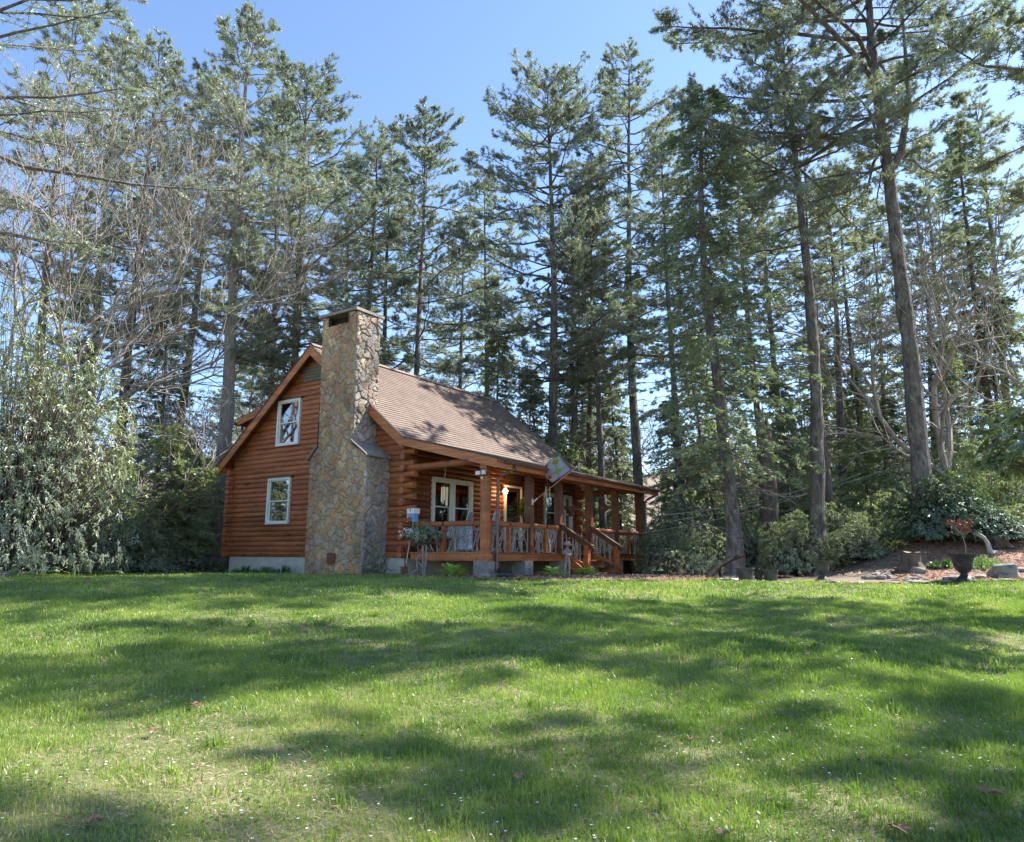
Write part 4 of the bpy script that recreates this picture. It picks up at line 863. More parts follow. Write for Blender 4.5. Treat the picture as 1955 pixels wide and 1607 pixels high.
def blades(n,Y0,Y1,lo,hi,wd,clump):
    Y=np.sqrt(rg.uniform(Y0**2,Y1**2,n)); X=rg.uniform(-.76,.76,n)*Y
    nc=n//clump; ci=rg.integers(0,nc,n); cx=X[ci]; cy=Y[ci]; sel=rg.random(n)<.65
    X=np.where(sel,cx+rg.normal(size=n)*.035,X); Y=np.where(sel,cy+rg.normal(size=n)*.035,Y)
    pv_=patch(X,Y); fade=np.clip((Y-7)/6,0,1); keep=(rg.random(n)<np.clip(.74+.45*pv_+.5*fade,.22,1))&inpoly(X,Y,LAWN)
    X,Y=X[keep],Y[keep]; pv_=pv_[keep]; k=len(X); wx,wy=W(X,Y); z=gzc(X,Y)-.004
    h=rg.uniform(lo,hi,k)*(1+.35*pv_)*np.where(rg.random(k)<.05,1.5,1); a=rg.uniform(0,2*pi,k); ln=np.abs(rg.normal(size=k))*.42+.08; w=wd*rg.uniform(.6,1.3,k)*.5
    P=np.stack([wx,wy,z],1); dx=np.stack([np.cos(a),np.sin(a),np.zeros(k)],1); b=rg.uniform(0,2*pi,k); s=np.stack([np.cos(b),np.sin(b),np.zeros(k)],1)*w[:,None]
    mid_=P+dx*(h*ln*.35)[:,None]+np.array([0,0,1.])*(h*.6)[:,None]; tip=P+dx*(h*ln)[:,None]+np.array([0,0,1.])*(h*np.sqrt(np.clip(1-.3*ln**2,.3,1)))[:,None]
    return P,s,mid_,tip
mb=MB()
for (n,Y0,Y1,lo,hi,wd,cl) in ((300000,3.2,7.0,.014,.062,.0042,34),(270000,7.0,12.5,.022,.066,.0075,22),(210000,12.5,24.5,.035,.08,.015,12)):
    P,s,mi,tip=blades(n,Y0,Y1,lo,hi,wd,cl); k=len(P)
    V=np.stack([P-s,P+s,mi+s*.7,mi-s*.7,tip],1).reshape(-1,3); q=np.arange(k)[:,None]*5
    base=mb.n; mb.add(V,q+np.array([[0,1,2,3]])); mb.f.append(q+np.array([[3,2,4]])+base)
gr=mb.build("lawn_grass",grass_m); tag(gr,"short spring lawn grass in front of the cabin","grass",kind="stuff")
# coarse clumps standing above the rest
tb_=MB(); K=280; Yc=np.sqrt(rg.uniform(3.4**2,11**2,K)); Xc=rg.uniform(-.74,.74,K)*Yc
for i in range(K):
    n_=rg.integers(18,46); r_=rg.uniform(.02,.07); X=Xc[i]+rg.normal(size=n_)*r_; Y=Yc[i]+rg.normal(size=n_)*r_; wx,wy=W(X,Y); P=np.stack([wx,wy,gzc(X,Y)-.005],1)
    a=rg.uniform(0,2*pi,n_); dx=np.stack([np.cos(a),np.sin(a),0*a],1); h=(rg.uniform(.05,.125)*rg.uniform(.6,1.1,n_))[:,None]; b=rg.uniform(0,2*pi,n_); s=np.stack([np.cos(b),np.sin(b),0*b],1)*.0028*(1+Yc[i]*.12)
    ln=rg.uniform(.05,.7,n_)[:,None]; mi=P+dx*h*ln*.3+np.array([0,0,1.])*h*.6; tip=P+dx*h*ln+np.array([0,0,1.])*h*(1-.3*ln)
    V=np.stack([P-s,P+s,mi+s*.7,mi-s*.7,tip],1).reshape(-1,3); q=np.arange(n_)[:,None]*5; base=tb_.n; tb_.add(V,q+np.array([[0,1,2,3]])); tb_.f.append(q+np.array([[3,2,4]])+base)
tag(tb_.build("grass_clumps",grass_m),"taller coarse grass clumps scattered through the lawn","grass",kind="stuff")
# dead thatch and clover-like low leaves
def scatter(n,Y0,Y1,size,mat,name,lab,cat,poly=LAWN,tilt=.25,asp=.25,lift=.012,cond=None,prob=None):
    Y=np.sqrt(rg.uniform(Y0**2,Y1**2,n)); X=rg.uniform(-.76,.76,n)*Y; ok=inpoly(X,Y,poly)
    if cond is not None: ok&=cond(X,Y)
    X,Y=X[ok],Y[ok]; k=len(X); wx,wy=W(X,Y); P=np.stack([wx,wy,gzc(X,Y)+lift*rg.uniform(.5,1.8,k)],1); a=rg.uniform(0,2*pi,k)
    d=np.stack([np.cos(a),np.sin(a),rg.normal(size=k)*tilt],1); s=np.stack([-np.sin(a),np.cos(a),rg.normal(size=k)*tilt],1)
    sz=size*rg.uniform(.6,1.3,k)[:,None]; V=np.stack([P-d*sz,P+s*sz*asp,P+d*sz,P-s*sz*asp],1).reshape(-1,3)
    mb=MB(); mb.add(V,np.arange(4*k).reshape(-1,4)); o=mb.build(name,mat); return tag(o,lab,cat,kind="stuff")
thatch=mat_noise("dead_grass",(.20,.15,.08),(.46,.38,.24),20,.9,(1,1,1),0)
scatter(110000,3.2,12,.024,thatch,"dead_grass","pale dead grass lying between the lawn blades","dead grass",asp=.09,lift=.010,cond=lambda X,Y:rg.random(len(X))<np.clip(.36-.5*patch(X,Y),.05,1))
clov=mat_leaf("clover_leaf",(.03,.09,.02),(.05,.13,.035),(.09,.18,.06),.25,.08,.4,2,12)
scatter(26000,3.2,13,.011,clov,"clover","tiny clover and weed leaves low in the lawn","clover",asp=.8,lift=.016,tilt=.35,cond=lambda X,Y:np.sin(X*3.3+Y)*np.sin(Y*2.7-X)>.1)
def flowers(n,Y0,Y1,size,mat,name,lab,cat,cond):
    Y=np.sqrt(rg.uniform(Y0**2,Y1**2,n)); X=rg.uniform(-.76,.76,n)*Y; ok=inpoly(X,Y,LAWN)&cond(X,Y); X,Y=X[ok],Y[ok]; k=len(X); wx,wy=W(X,Y)
    P=np.stack([wx,wy,gzc(X,Y)+rg.uniform(.03,.05,k)],1); mb=MB()
    for q in range(4):
        a=q*pi/2+rg.uniform(0,.5,k); d=np.stack([np.cos(a),np.sin(a),.25+0*a],1)*size; s=np.stack([-np.sin(a),np.cos(a),0*a],1)*size*.42
        V=np.stack([P,P+d*.6+s,P+d,P+d*.6-s],1).reshape(-1,3); mb.add(V,np.arange(4*k).reshape(-1,4))
    return tag(mb.build(name,mat),lab,cat,kind="stuff")
flowers(2300,3.2,12,.0085,flower_w,"white_flowers","tiny white wildflowers sprinkled over the lawn","flowers",lambda X,Y:(np.sin(X*1.3+Y*.8)+np.sin(Y*1.9-X*.5)+rg.normal(size=len(X))*.6)>.25)
flowers(60,3.4,6.5,.009,mat_noise("violet_petal",(.10,.03,.35),(.16,.05,.5),5,.7,(1,1,1),0),"violets","small purple violets in the lawn at the lower right","flowers",lambda X,Y:X>.5)
# fallen leaves, one thing each
leafm=mat_noise("fallen_leaf",(.17,.085,.045),(.34,.20,.125),18,.75,(1,1,1),.3,.004)
for i,(px,py,s,lb) in enumerate([(367,1356,.085,"large curled brown leaf on the lawn at the left"),(292,1408,.08,"narrow brown leaf standing on edge, left lawn"),(180,1580,.06,"brown leaf near the bottom left corner"),(127,1575,.035,"small orange leaf beside the bottom left leaf"),(990,1494,.05,"thin reddish leaf in the middle foreground"),(1320,1420,.04,"small pinkish brown leaf right of the middle foreground"),(1895,1528,.07,"reddish oak leaf near the lower right corner"),(1718,1597,.06,"dark red leaf at the bottom edge, right"),(1380,1605,.045,"tan leaf at the very bottom edge"),(1543,1255,.05,"brown leaf in the shade on the right lawn"),(1187,1362,.035,"small leaf in the sunny middle lawn")]):
    d=ray(px,py); tt=2.0
    for _ in range(60):
        q=CAM+d*tt; g_=float(gz(q[0],q[1])); tt+= (q[2]-g_)*1.2/ max(.1,-d[2]*1.0+.06)
        if abs(q[2]-g_)<1e-3: break
    q=CAM+d*tt; o=np.array([q[0],q[1],float(gz(q[0],q[1]))+.03]); mb=MB(); k=9; V=[o+[0,0,.01]]
    r_=np.random.default_rng(i); a=np.linspace(0,2*pi,k*2,endpoint=False)
    for j,aa in enumerate(a): rad=s*(1 if j%2==0 else .55)*(1 if i!=1 else .7)*r_.uniform(.8,1.1); V.append(o+[rad*cos(aa),rad*.65*sin(aa),.35*s*abs(sin(aa+i))+r_.normal()*.006])
    mb.add(V,[[0,j+1,(j+1)%(2*k)+1] for j in range(2*k)]); lf=mb.build("fallen_leaf",leafm,None,False,tuple(o)); tag(lf,lb,"leaf","fallen leaves on the lawn")
# leaf litter and pine straw as loose pieces
def straw_pieces(poly,n,name,lab,c1,ln=.05,w=.006,lift=.035,hmax=.02):
    xs=[p[0] for p in poly]; ys=[p[1] for p in poly]; X=rg.uniform(max(min(xs),-20),min(max(xs),20),n); Y=rg.uniform(min(ys),max(ys),n); ok=inpoly(X,Y,poly); X,Y=X[ok],Y[ok]; k=len(X); wx,wy=W(X,Y)
    P=np.stack([wx,wy,gzc(X,Y)+lift+rg.uniform(0,hmax,k)],1); a=rg.uniform(0,2*pi,k); d=np.stack([np.cos(a),np.sin(a),rg.normal(size=k)*.35],1)*ln; s=np.stack([-np.sin(a),np.cos(a),rg.normal(size=k)*.3],1)*w
    mb=MB(); mb.add(np.stack([P-d-s,P+d-s,P+d+s,P-d+s],1).reshape(-1,3),np.arange(4*k).reshape(-1,4)); return tag(mb.build(name,c1),lab,"pine straw",kind="stuff")
strawm=mat_noise("straw_needles",(.17,.09,.06),(.48,.32,.24),15,.85,(1,1,1),0)
straw_pieces(BED,26000,"pine_straw","loose pine straw mulch along the front of the porch",strawm)
straw_pieces(MOUND,26000,"pine_straw","loose pine straw on the rocky mound at the right",strawm,lift=.025)
FL=[(-40,18.5),(-13,19.5),(-10,25),(-4,30),(7,27),(8,19),(9,17),(30,17),(40,60),(-45,60)]
xs=None
littm=mat_noise("brown_litter_leaf",(.14,.09,.06),(.36,.26,.18),6,.85,(1,1,1),0)
Xl=rg.uniform(-34,34,60000); Yl=rg.uniform(16.5,55,60000); ok=inpoly(Xl,Yl,FL); Xl,Yl=Xl[ok],Yl[ok]; k=len(Xl); wx,wy=W(Xl,Yl); P=np.stack([wx,wy,gzc(Xl,Yl)+rg.uniform(.0,.05,k)],1); a=rg.uniform(0,2*pi,k); sc_=rg.uniform(.03,.07,k)[:,None]
d=np.stack([np.cos(a),np.sin(a),rg.normal(size=k)*.4],1)*sc_; s=np.stack([-np.sin(a),np.cos(a),rg.normal(size=k)*.4],1)*sc_*.6
mb=MB(); mb.add(np.stack([P-d,P-s,P+d,P+s],1).reshape(-1,3),np.arange(4*k).reshape(-1,4)); tag(mb.build("leaf_litter",littm),"brown fallen leaves covering the forest floor","leaf litter",kind="stuff")

# ------------------------------------------------------------------ rhododendrons and other shrubs
GS="rhododendrons along the edge of the woods"
sv=[shrub("rhododendron",1.6,1.7,1900,71,llen=.11,lw=.032),shrub("rhododendron",1.6,1.5,1700,72,lump=.45,llen=.10,lw=.028,fill=.65),shrub("rhododendron",1.7,1.9,1500,73,leaf=rho_d,llen=.14,lw=.05,trunk=.05)]
big=shrub("rhododendron",2.9,4.4,5200,74,llen=.12,lw=.034,lump=.38,trunk=.09,fill=.6,per=9)
x,y=W(-12.9,19.2)
x,y,z,H=spot(20,1050,17.8,640); place(big,x,y,.3,(.86,.86,H/3.9),"huge rhododendron mass at the far left, pale drooping leaves","rhododendron",GS)
def bush(k,px,D,top,wpx,lb,rz=0.,grp=GS,cat="rhododendron"):
    x,y,z,H=spot(px,1060,D,top); r=wpx/2/1376*D; return again(sv,k,x,y,(r/1.6,r/1.6,H/1.75),rz,lb,cat,grp)
bl=[(0,150,20.5,940,260,"rhododendron at the foot of the huge one, over the rock edging"),(1,250,22.5,1000,210,"low rhododendron left of the light green hemlocks"),(1,330,24.5,1030,170,"small rhododendron where the lawn meets the woods, left"),(0,400,28,1040,130,"last low shrub before the cabin's left corner"),
(0,1265,23.5,1010,120,"glossy rhododendron just past the porch downspout"),(1,1335,22,1000,140,"rhododendron above the black fallen log"),(0,1300,27,960,170,"taller rhododendron behind the one by the porch downspout"),(1,1440,25,985,170,"rhododendron behind the planter pots"),(0,1520,21.5,985,150,"rhododendron left of the grey urn"),(1,1590,23,960,160,"rhododendron behind the grey urn"),(0,1650,20.5,1000,140,"rhododendron between the grey urn and the first stump"),(1,1700,23,930,190,"pale-leaved rhododendron above the first stump"),(0,1560,28,930,230,"rhododendron thicket under the thick-trunked pine"),(1,1760,25,880,230,"rhododendron thicket at the foot of the forked pine"),(0,1900,24,860,240,"rhododendron thicket behind the dark one, right edge"),(1,1400,30,950,200,"far rhododendron behind the dark hemlock trunk"),(1,1960,21,960,190,"rhododendron at the right frame edge above the mound"),(2,1800,19.6,925,190,"dark-leaved rhododendron tree behind the dark urn"),(2,1910,19.0,975,140,"dark rhododendron right of the curved driftwood"),(1,1230,31,1000,160,"rhododendron seen through the porch posts"),(0,1170,36,1010,180,"far shrub seen through the porch posts"),(1,40,17.6,1040,180,"rhododendron behind the left rock pile")]
for i,(k,px,D,top,w,lb) in enumerate(bl): bush(k,px,D,top,w,lb,i*1.3)
for i in range(34):
    D=rp.uniform(27,48); X=rp.uniform(-.75,.75)*D
    x,y=W(X,D)
    if -1.5<x<12.5 and -1<y<11.5: continue
    s=rp.uniform(.7,1.2); again(sv,i%2,x,y,(s*1.1,s*1.1,s),rp.uniform(0,6),"low understory shrub on the forest floor behind the lawn","shrub","understory shrubs in the woods")
# close large-leaved branch at the right edge
x,y=W(7.55,8.6)
nr=shrub("rhododendron",1.25,1.45,210,76,leaf=rho_l,llen=.19,lw=.07,per=9,droop=.25,fill=.4,trunk=.03)
tall=empty
p=at(2010,800,8.6); zb_=float(gz(p[0],p[1])); nr.location=(p[0],p[1],z_at(p[0],p[1],905)); nr.scale=(.78,.78,.85); tag(nr,"close rhododendron with large yellow-green leaves at the right frame edge","rhododendron",GS)
mb=MB(); hh=nr.location[2]-zb_
mb.tube([(0.1,0,-hh/.85-.2),(.0,.05,-hh*.6),(0,0,.2)],[.06,.05,.035],8); tr_=mb.build("trunk",bark_dark,None); tr_.parent=nr; tr_.location=(0,0,0)

# ------------------------------------------------------------------ things on and around the porch
def gp(px,py,D): p=at(px,py,D); return p[0],p[1],float(gz(p[0],p[1]))
# flag on its pole
bk=empty("porch_flag",(10.3,2.05,1.50),"pale seasonal flag with red blooms on a slanted wooden pole","flag")
p0=np.array([10.36,2.05,1.52]); tip=hit(1101,891,1,2.1)
mb=MB(); mb.tube([p0,tip],.012,8); mb.build("flag_pole",mat_noise("varnished_pole",(.40,.22,.11),(.55,.33,.18),9,.4),bk)
mb=MB(); mb.box(10.302,10.32,2.02,2.08,1.42,1.58); mb.tube([(10.32,2.05,1.48),p0+(tip-p0)*.08],.02,8); mb.build("bracket",white_p,bk)
mb=MB(); mb.lathe(tuple(tip-[0,0,.02]),[(0,0),(.02,.01),(.015,.035),(0,.05)],8); mb.build("finial",white_p,bk)
e0=hit(1055,922,1,2.08); e1=hit(1091,898,1,2.10); e2=hit(1064,866,1,1.95)+[0,0,0]; e3=hit(1028,901,1,1.9)
mb=MB(); n_=18; V=[]
for i in range(n_+1):
    for j in range(n_+1):
        a,b_=i/n_,j/n_; q=(e0*(1-a)+e1*a)*(1-b_)+(e3*(1-a)+e2*a)*b_; q=q+np.array([0,.06*sin(b_*5+a*3)*b_+.03*sin(a*9)*b_,.02*sin(a*7+b_*4)*b_]); V.append(q)
F=[[i*(n_+1)+j,(i+1)*(n_+1)+j,(i+1)*(n_+1)+j+1,i*(n_+1)+j+1] for i in range(n_) for j in range(n_)]
mb.add(V,F)
cm=[]
for i in range(n_):
    for j in range(n_):
        a,b_=(i+.5)/n_,(j+.5)/n_; c=(.42,.46,.56)
        if abs(sin(a*6+b_*4)*.5+sin(b_*9-a*3)*.5)<.16: c=(.30,.42,.14)
        if (a-.2)**2+(b_-.82)**2<.020 or (a-.36)**2+(b_-.9)**2<.010 or (a-.08)**2+(b_-.35)**2<.010: c=(.62,.05,.03)
        if (a-.72)**2+(b_-.75)**2<.014: c=(.42,.26,.04)
        if a<.07 or a>.95 or b_>.95: c=(.30,.38,.25) if (i+j)%3 else (.42,.22,.35)
        if b_<.06: c=(.35,.06,.32)
        cm.append((*c,1))
m=bpy.data.materials.new("flag_cloth"); m.use_nodes=True; t=m.node_tree; t.nodes.clear(); at_=t.nodes.new("ShaderNodeAttribute"); at_.attribute_name="tone"; d=t.nodes.new("ShaderNodeBsdfDiffuse"); tr=t.nodes.new("ShaderNodeBsdfTranslucent"); x1=t.nodes.new("ShaderNodeMixShader"); x1.inputs[0].default_value=.5
t.links.new(at_.outputs[0],d.inputs[0]); t.links.new(at_.outputs[0],tr.inputs[0]); t.links.new(d.outputs[0],x1.inputs[1]); t.links.new(tr.outputs[0],x1.inputs[2]); o_=t.nodes.new("ShaderNodeOutputMaterial"); t.links.new(x1.outputs[0],o_.inputs[0])
mb.build("cloth",m,bk,False,None,cm)
# wind chimes
def chime(x,y,ztop,label,mat,n,l,r,hook=True,group="wind chimes hanging at the porch"):
    c=empty("wind_chime",(x,y,ztop),label,"wind chime",group)
    mb=MB()
    if hook: mb.tube([(x-.03,y,ztop-.02),(x,y,ztop+.04),(x+.04,y,ztop),(x+.02,y,ztop-.08),(x,y,ztop-.16),(x,y,ztop-.42)],.008,6)
    else: mb.tube([(x,y,ztop),(x,y,ztop-.1)],.006,6)
    mb.build("hook",mat_noise("pale_hook",(.5,.5,.5),(.7,.7,.7),5,.4),c)
    zt=ztop-(.42 if hook else .1); mb=MB(); mb.lathe((x,y,zt-.02),[(0,.02),(.085,.015),(.085,0),(0,0)],14); mb.build("top_disc",bark_dark,c)
    for i in range(n):
        a=i*2*pi/n+.3; mb=MB(); px_,py_=x+.07*cos(a),y+.07*sin(a); mb.tube([(px_,py_,zt-.07),(px_,py_,zt-.07-l*(1-.07*i))],r,8); mb.segs([(px_,py_,zt-.07)],[(px_,py_,zt)],.0015,.0015,3); mb.build("tube",mat,c)
chime(8.44,.6,2.36,"large brass-coloured wind chime on a white hook before the double window",mat_noise("gold_tube",(.80,.62,.34),(.88,.72,.44),4,.35),5,.5,.026)
chime(10.02,3.30,2.2,"small silver wind chime beside the porch post by the steps",mat_noise("silver_tube",(.5,.5,.52),(.6,.6,.62),4,.3),3,.36,.012,False)
# blue and white feeder-like box standing on the rail
b=empty("birdhouse",(7.95,.05,.93),"white and blue wooden birdhouse on the porch rail near the wall","birdhouse"); x,y,z=7.85,.04,.925
mb=MB(); mb.box(x-.10,x+.10,y-.09,y+.09,z,z+.22); mb.build("body",mat_noise("blue_paint",(.13,.28,.52),(.18,.36,.62),5,.6),b)
mb=MB(); mb.box(x-.125,x+.125,y-.12,y+.12,z+.222,z+.36); mb.box(x-.125,x-.101,y-.11,y+.1,z,z+.22); mb.build("roof",white_p,b)
mb=MB(); mb.box(x-.012,x+.012,y-.126,y-.1205,z+.27,z+.34); mb.build("perch",black_pl,b)
# wreath
w_=empty("wreath",(7.72,5.70,1.62),"small green wreath hanging right of the front door","wreath")
mb=MB(); a=np.linspace(0,2*pi,160); P=np.stack([np.full(160,7.74),5.62+.19*np.cos(a),1.64+.27*np.sin(a)],1); rgw=np.random.default_rng(4)
needle_tufts(mb,np.repeat(P,3,0)+rgw.normal(size=(480,3))*.035,nrm(rgw.normal(size=(480,3))),4,.08,.03,.6,rgw); mb.build("greenery",mat_leaf("wreath_leaf",(.06,.10,.02),(.16,.20,.04),(.36,.36,.10),.25,.05),w_)
mb=MB(); mb.tube(np.vstack([P[::8],P[:1]]),.012,6,False); mb.build("ring",bark_dark,w_)
# gourd birdhouse
gx,gy=9.75,7.35; g_=empty("gourd_birdhouse",(gx,gy,1.5),"brown gourd birdhouse hanging between the far porch posts","birdhouse")
mb=MB(); mb.lathe((gx,gy,1.52),[(0,0),(.08,.015),(.135,.07),(.145,.13),(.11,.20),(.05,.26),(.025,.33),(.012,.38)],16); mb.build("gourd",mat_noise("gourd_skin",(.12,.06,.03),(.20,.11,.06),5,.6),g_,True)
mb=MB(); mb.tube([(gx,gy,1.88),(gx,gy,2.3)],.004,4); mb.build("cord",black_pl,g_)
# hanging half basket on the post by the steps
hb=empty("corner_shelf",(10.05,3.95,1.4),"dark wedge-shaped wooden bracket shelf on the porch wall by the far window","shelf")
sp=hit(1085,974,0,8.6)
def pt(px,py): return hit(px,py,0,9.4)
A_,B_,C_=pt(1075,966),pt(1100,966),pt(1087,986)
mb=MB(); off=np.array([.12,0,0]); mb.add([A_,B_,C_,A_+off,B_+off,C_+off],[[0,2,1],[3,4,5]]); mb.f.append(np.array([[0,1,4,3],[1,2,5,4],[2,0,3,5]])+mb.n-6)
hb.location=tuple((A_+B_)/2); mb.build("bracket",deck_m,hb)
mb=MB(); m0=(A_+B_)/2; mb.tube([m0+[.06,0,0],[m0[0]+.06,m0[1],2.75-(m0[0]-7.72)*.2]],.004,4); mb.build("cord",black_pl,hb)
# porch chairs
def chair(x,y,rz,label,cloth=False,round_=False,name="porch_chair"):
    c=empty(name,(0,0,0),label,"chair","chairs on the porch"); wm=mat_chair
    mb=MB(); mb.box(-.27,.27,-.25,.25,.36,.40); mb.build("seat",wm,c)
    if not round_:
        mb=MB()
        for i in range(6): mb.add([(-.26+i*.088,.24,.40),(-.18+i*.088,.24,.40),(-.18+i*.088,.42,1.02+.05*sin(pi*(i+.5)/6)),(-.26+i*.088,.42,1.02+.05*sin(pi*(i+.5)/6)),(-.26+i*.088,.26,.40),(-.18+i*.088,.26,.40),(-.18+i*.088,.445,1.02+.05*sin(pi*(i+.5)/6)),(-.26+i*.088,.445,1.02+.05*sin(pi*(i+.5)/6))],[[0,1,2,3],[7,6,5,4],[0,4,5,1],[1,5,6,2],[2,6,7,3],[3,7,4,0]])
        mb.build("backrest",wm,c)
    else:
        mb=MB(); a=np.linspace(0,pi,12); mb.tube([(.26*cos(t_),.25+.06*sin(t_),.40+.52*sin(t_)) for t_ in a],.018,6)
        for i in range(-2,3): mb.tube([(i*.08,.25,.40),(i*.095,.30,.40+.50*math.sqrt(1-(i*.095/.26)**2))],.009,6)
        mb.build("backrest",wm,c)
    for sx in (-1,1):
        for sy in (-1,1): mb=MB(); mb.box(sx*.25-.02,sx*.25+.02,sy*.22-.02,sy*.22+.02,.03,.359); mb.build("leg",wm,c)
        mb=MB(); mb.box(sx*.29-.035,sx*.29+.035,-.28,.24,.58,.605); mb.box(sx*.27-.02,sx*.27+.02,-.24,-.20,.40,.58); mb.build("armrest",wm,c)
        mb=MB(); a=np.linspace(-.6,.6,9); mb.tube([(sx*.25,1.0*sin(t_)*.75,.02+.9*(1-cos(t_))*.35) for t_ in a],.018,6); mb.build("rocker",wm,c)
    c.location=(x,y,DZ+.004); c.rotation_euler=(0,0,rz); return c
mat_chair=mat_noise("white_chair_paint",(.30,.31,.33),(.42,.43,.45),6,.5,(1,1,1),.03,.002)
chair(8.55,.95,-pi/2+.4,"rocking chair nearest the wall behind the leftmost porch rail",name="rocking_chair")
ch=chair(9.45,.95,-pi/2+.3,"white rocking chair behind the corner of the porch rail",name="rocking_chair")
chair(9.35,3.0,-pi/2+.7,"round-backed white rocking chair between the second and third porch posts",round_=True,name="rocking_chair")
chair(9.1,5.2,-pi/2+.5,"round-backed white rocking chair behind the step opening",round_=True,name="rocking_chair")
# checkered quilt over the chair
m,t,b=newmat("checkered_quilt"); ck=t.nodes.new("ShaderNodeTexChecker"); ck.inputs['Scale'].default_value=26; ck.inputs[1].default_value=(.62,.64,.70,1); ck.inputs[2].default_value=(.16,.20,.36,1); t.links.new(coords(t,(1,.6,1)),ck.inputs[0])
n=noise(t,coords(t),9,1); r_=ramp(t,n.outputs[0],[(.5,(0,0,0)),(.52,(1,1,1))]); c=mixc(t,ck.outputs[0],(.52,.54,.60),r_.outputs[0]); t.links.new(c,b.inputs['Base Color']); b.inputs['Roughness'].default_value=.95
mb=MB(); n_=14; V=[]
for i in range(n_+1):
    for j in range(n_+1):
        a,b_=i/n_,j/n_; V.append((8.98+a*.60,.32+.025*sin(a*14)+.02*sin(b_*7)+.1*b_*0,.22+b_*.60))
mb.add(V,[[i*(n_+1)+j,(i+1)*(n_+1)+j,(i+1)*(n_+1)+j+1,i*(n_+1)+j+1] for i in range(n_) for j in range(n_)])
V2=[(x,y+.03,z) for x,y,z in V]; mb.add(V2,[[i*(n_+1)+j,i*(n_+1)+j+1,(i+1)*(n_+1)+j+1,(i+1)*(n_+1)+j] for i in range(n_) for j in range(n_)])
V3=[V[i*(n_+1)+n_] for i in range(n_+1)]+[V2[i*(n_+1)+n_] for i in range(n_+1)]; mb.add(V3,[[i,i+1,n_+2+i,n_+1+i] for i in range(n_)])
q=mb.build("quilt",m,None,False,(9.3,.33,.22)); tag(q,"blue and white checkered quilt hanging behind the twig rail at the porch corner","quilt")
# lantern on the far rail
l_=empty("lantern",(10.22,6.9,.93),"small black lantern standing on the far porch rail","lantern"); lx,ly=xr,7.75
l_.location=(lx,ly,.93)
mb=MB(); mb.lathe((lx,ly,.925),[(0,0),(.06,0),(.06,.02),(.045,.03),(.045,.15),(.06,.16),(.02,.21),(0,.22)],8); mb.build("body",black_pl,l_)
mb=MB(); mb.tube([(lx,ly-.03,1.14),(lx,ly,1.20),(lx+.02,ly+.08,1.22),(lx,ly+.12,1.27)],.008,6); mb.build("handle",black_pl,l_)
# shovel
s_=empty("shovel",(8.13,-.40,-.45),"long-handled shovel with rusty blade leaning on the cabin corner","shovel")
bz=float(gz(8.12,-.50)); mb=MB(); mb.tube([(8.12,-.44,bz+.22),(8.16,-.24,bz+1.35)],.017,8); mb.build("handle",mat_noise("grey_handle",(.30,.27,.23),(.44,.40,.35),9,.8),s_)
mb=MB(); V=[]
for i in range(7):
    tt=i/6; w=.115*(1 if tt<.6 else math.sqrt(max(.03,1-((tt-.6)/.42)**2)))
    for j in range(5): a=(j-2)/2; V.append((8.12+a*w,-.46+.03*abs(a)*-1,bz+.25-.28*tt))
F=[[i*5+j,i*5+j+1,(i+1)*5+j+1,(i+1)*5+j] for i in range(6) for j in range(4)]; mb.add(V,F); mb.add([(x,y+.012,z) for x,y,z in V],[f[::-1] for f in F]); mb.tube([(8.12,-.455,bz+.18),(8.12,-.44,bz+.32)],.022,8); mb.build("blade",rust_m,s_); s_.location=(8.12,-.45,bz)
mb=MB(); mb.tube([(8.3,-.16,.10),(8.22,-.2,-.02),(8.25,-.22,-.16),(8.32,-.26,-.3),(8.30,-.34,bz+.15),(8.22,-.42,bz+.02),(8.15,-.6,bz+.02)],.011,8); tag(mb.build("garden_hose",mat_noise("grey_hose",(.40,.40,.40),(.52,.52,.52),5,.5),None,True,(8.2,-.3,-.3)),"thin grey hose looping down from the porch edge beside the shovel","hose")
# small multi-stem shrub in front of the porch corner
st=shrub("andromeda_shrub",.50,.42,130,81,leaf=rho_l,llen=.085,lw=.026,per=9,droop=.5,fill=.6); x,y,z=gp(806,1060,18.9); x,y=8.75,-.55; z=float(gz(x,y))
st.location=(x,y,z+.78); tag(st,"flowering shrub with knotted twin trunk in front of the leftmost porch rail","shrub")
mb=MB(); mb.tube([(0.02,0,-.85),(0,.0,-.4),(-.04,.02,0),(-.08,0,.25)],[.036,.032,.026,.014],8); mb.tube([(0.05,0,-.8),(.10,.0,-.3),(.07,.02,.1),(.15,.0,.3)],[.030,.024,.018,.010],8); mb.tube([(0.0,0,-.55),(-.16,-.02,-.42),(-.22,-.02,-.40)],[.02,.014,.008],6); o_=mb.build("trunk",bark_pale,None); o_.parent=st
mb=MB(); rgf=np.random.default_rng(8); a_=np.stack([rgf.normal(-.30,.13,45),rgf.normal(-.15,.15,45),rgf.uniform(.22,.42,45)],1); needle_tufts(mb,a_,np.tile([[0,0,-1.]],(45,1)),6,.045,.018,.5,rgf); o_=mb.build("blossom",flower_w,None); o_.parent=st
st2=shrub("twiggy_shrub",.42,.75,110,82,leaf=rho_l,llen=.06,lw=.022,per=6,droop=.3,fill=.8,lump=.4); place(st2,7.45,-.85,0,1,"sparse small-leaved shrub between the chimney base and the shovel","shrub")
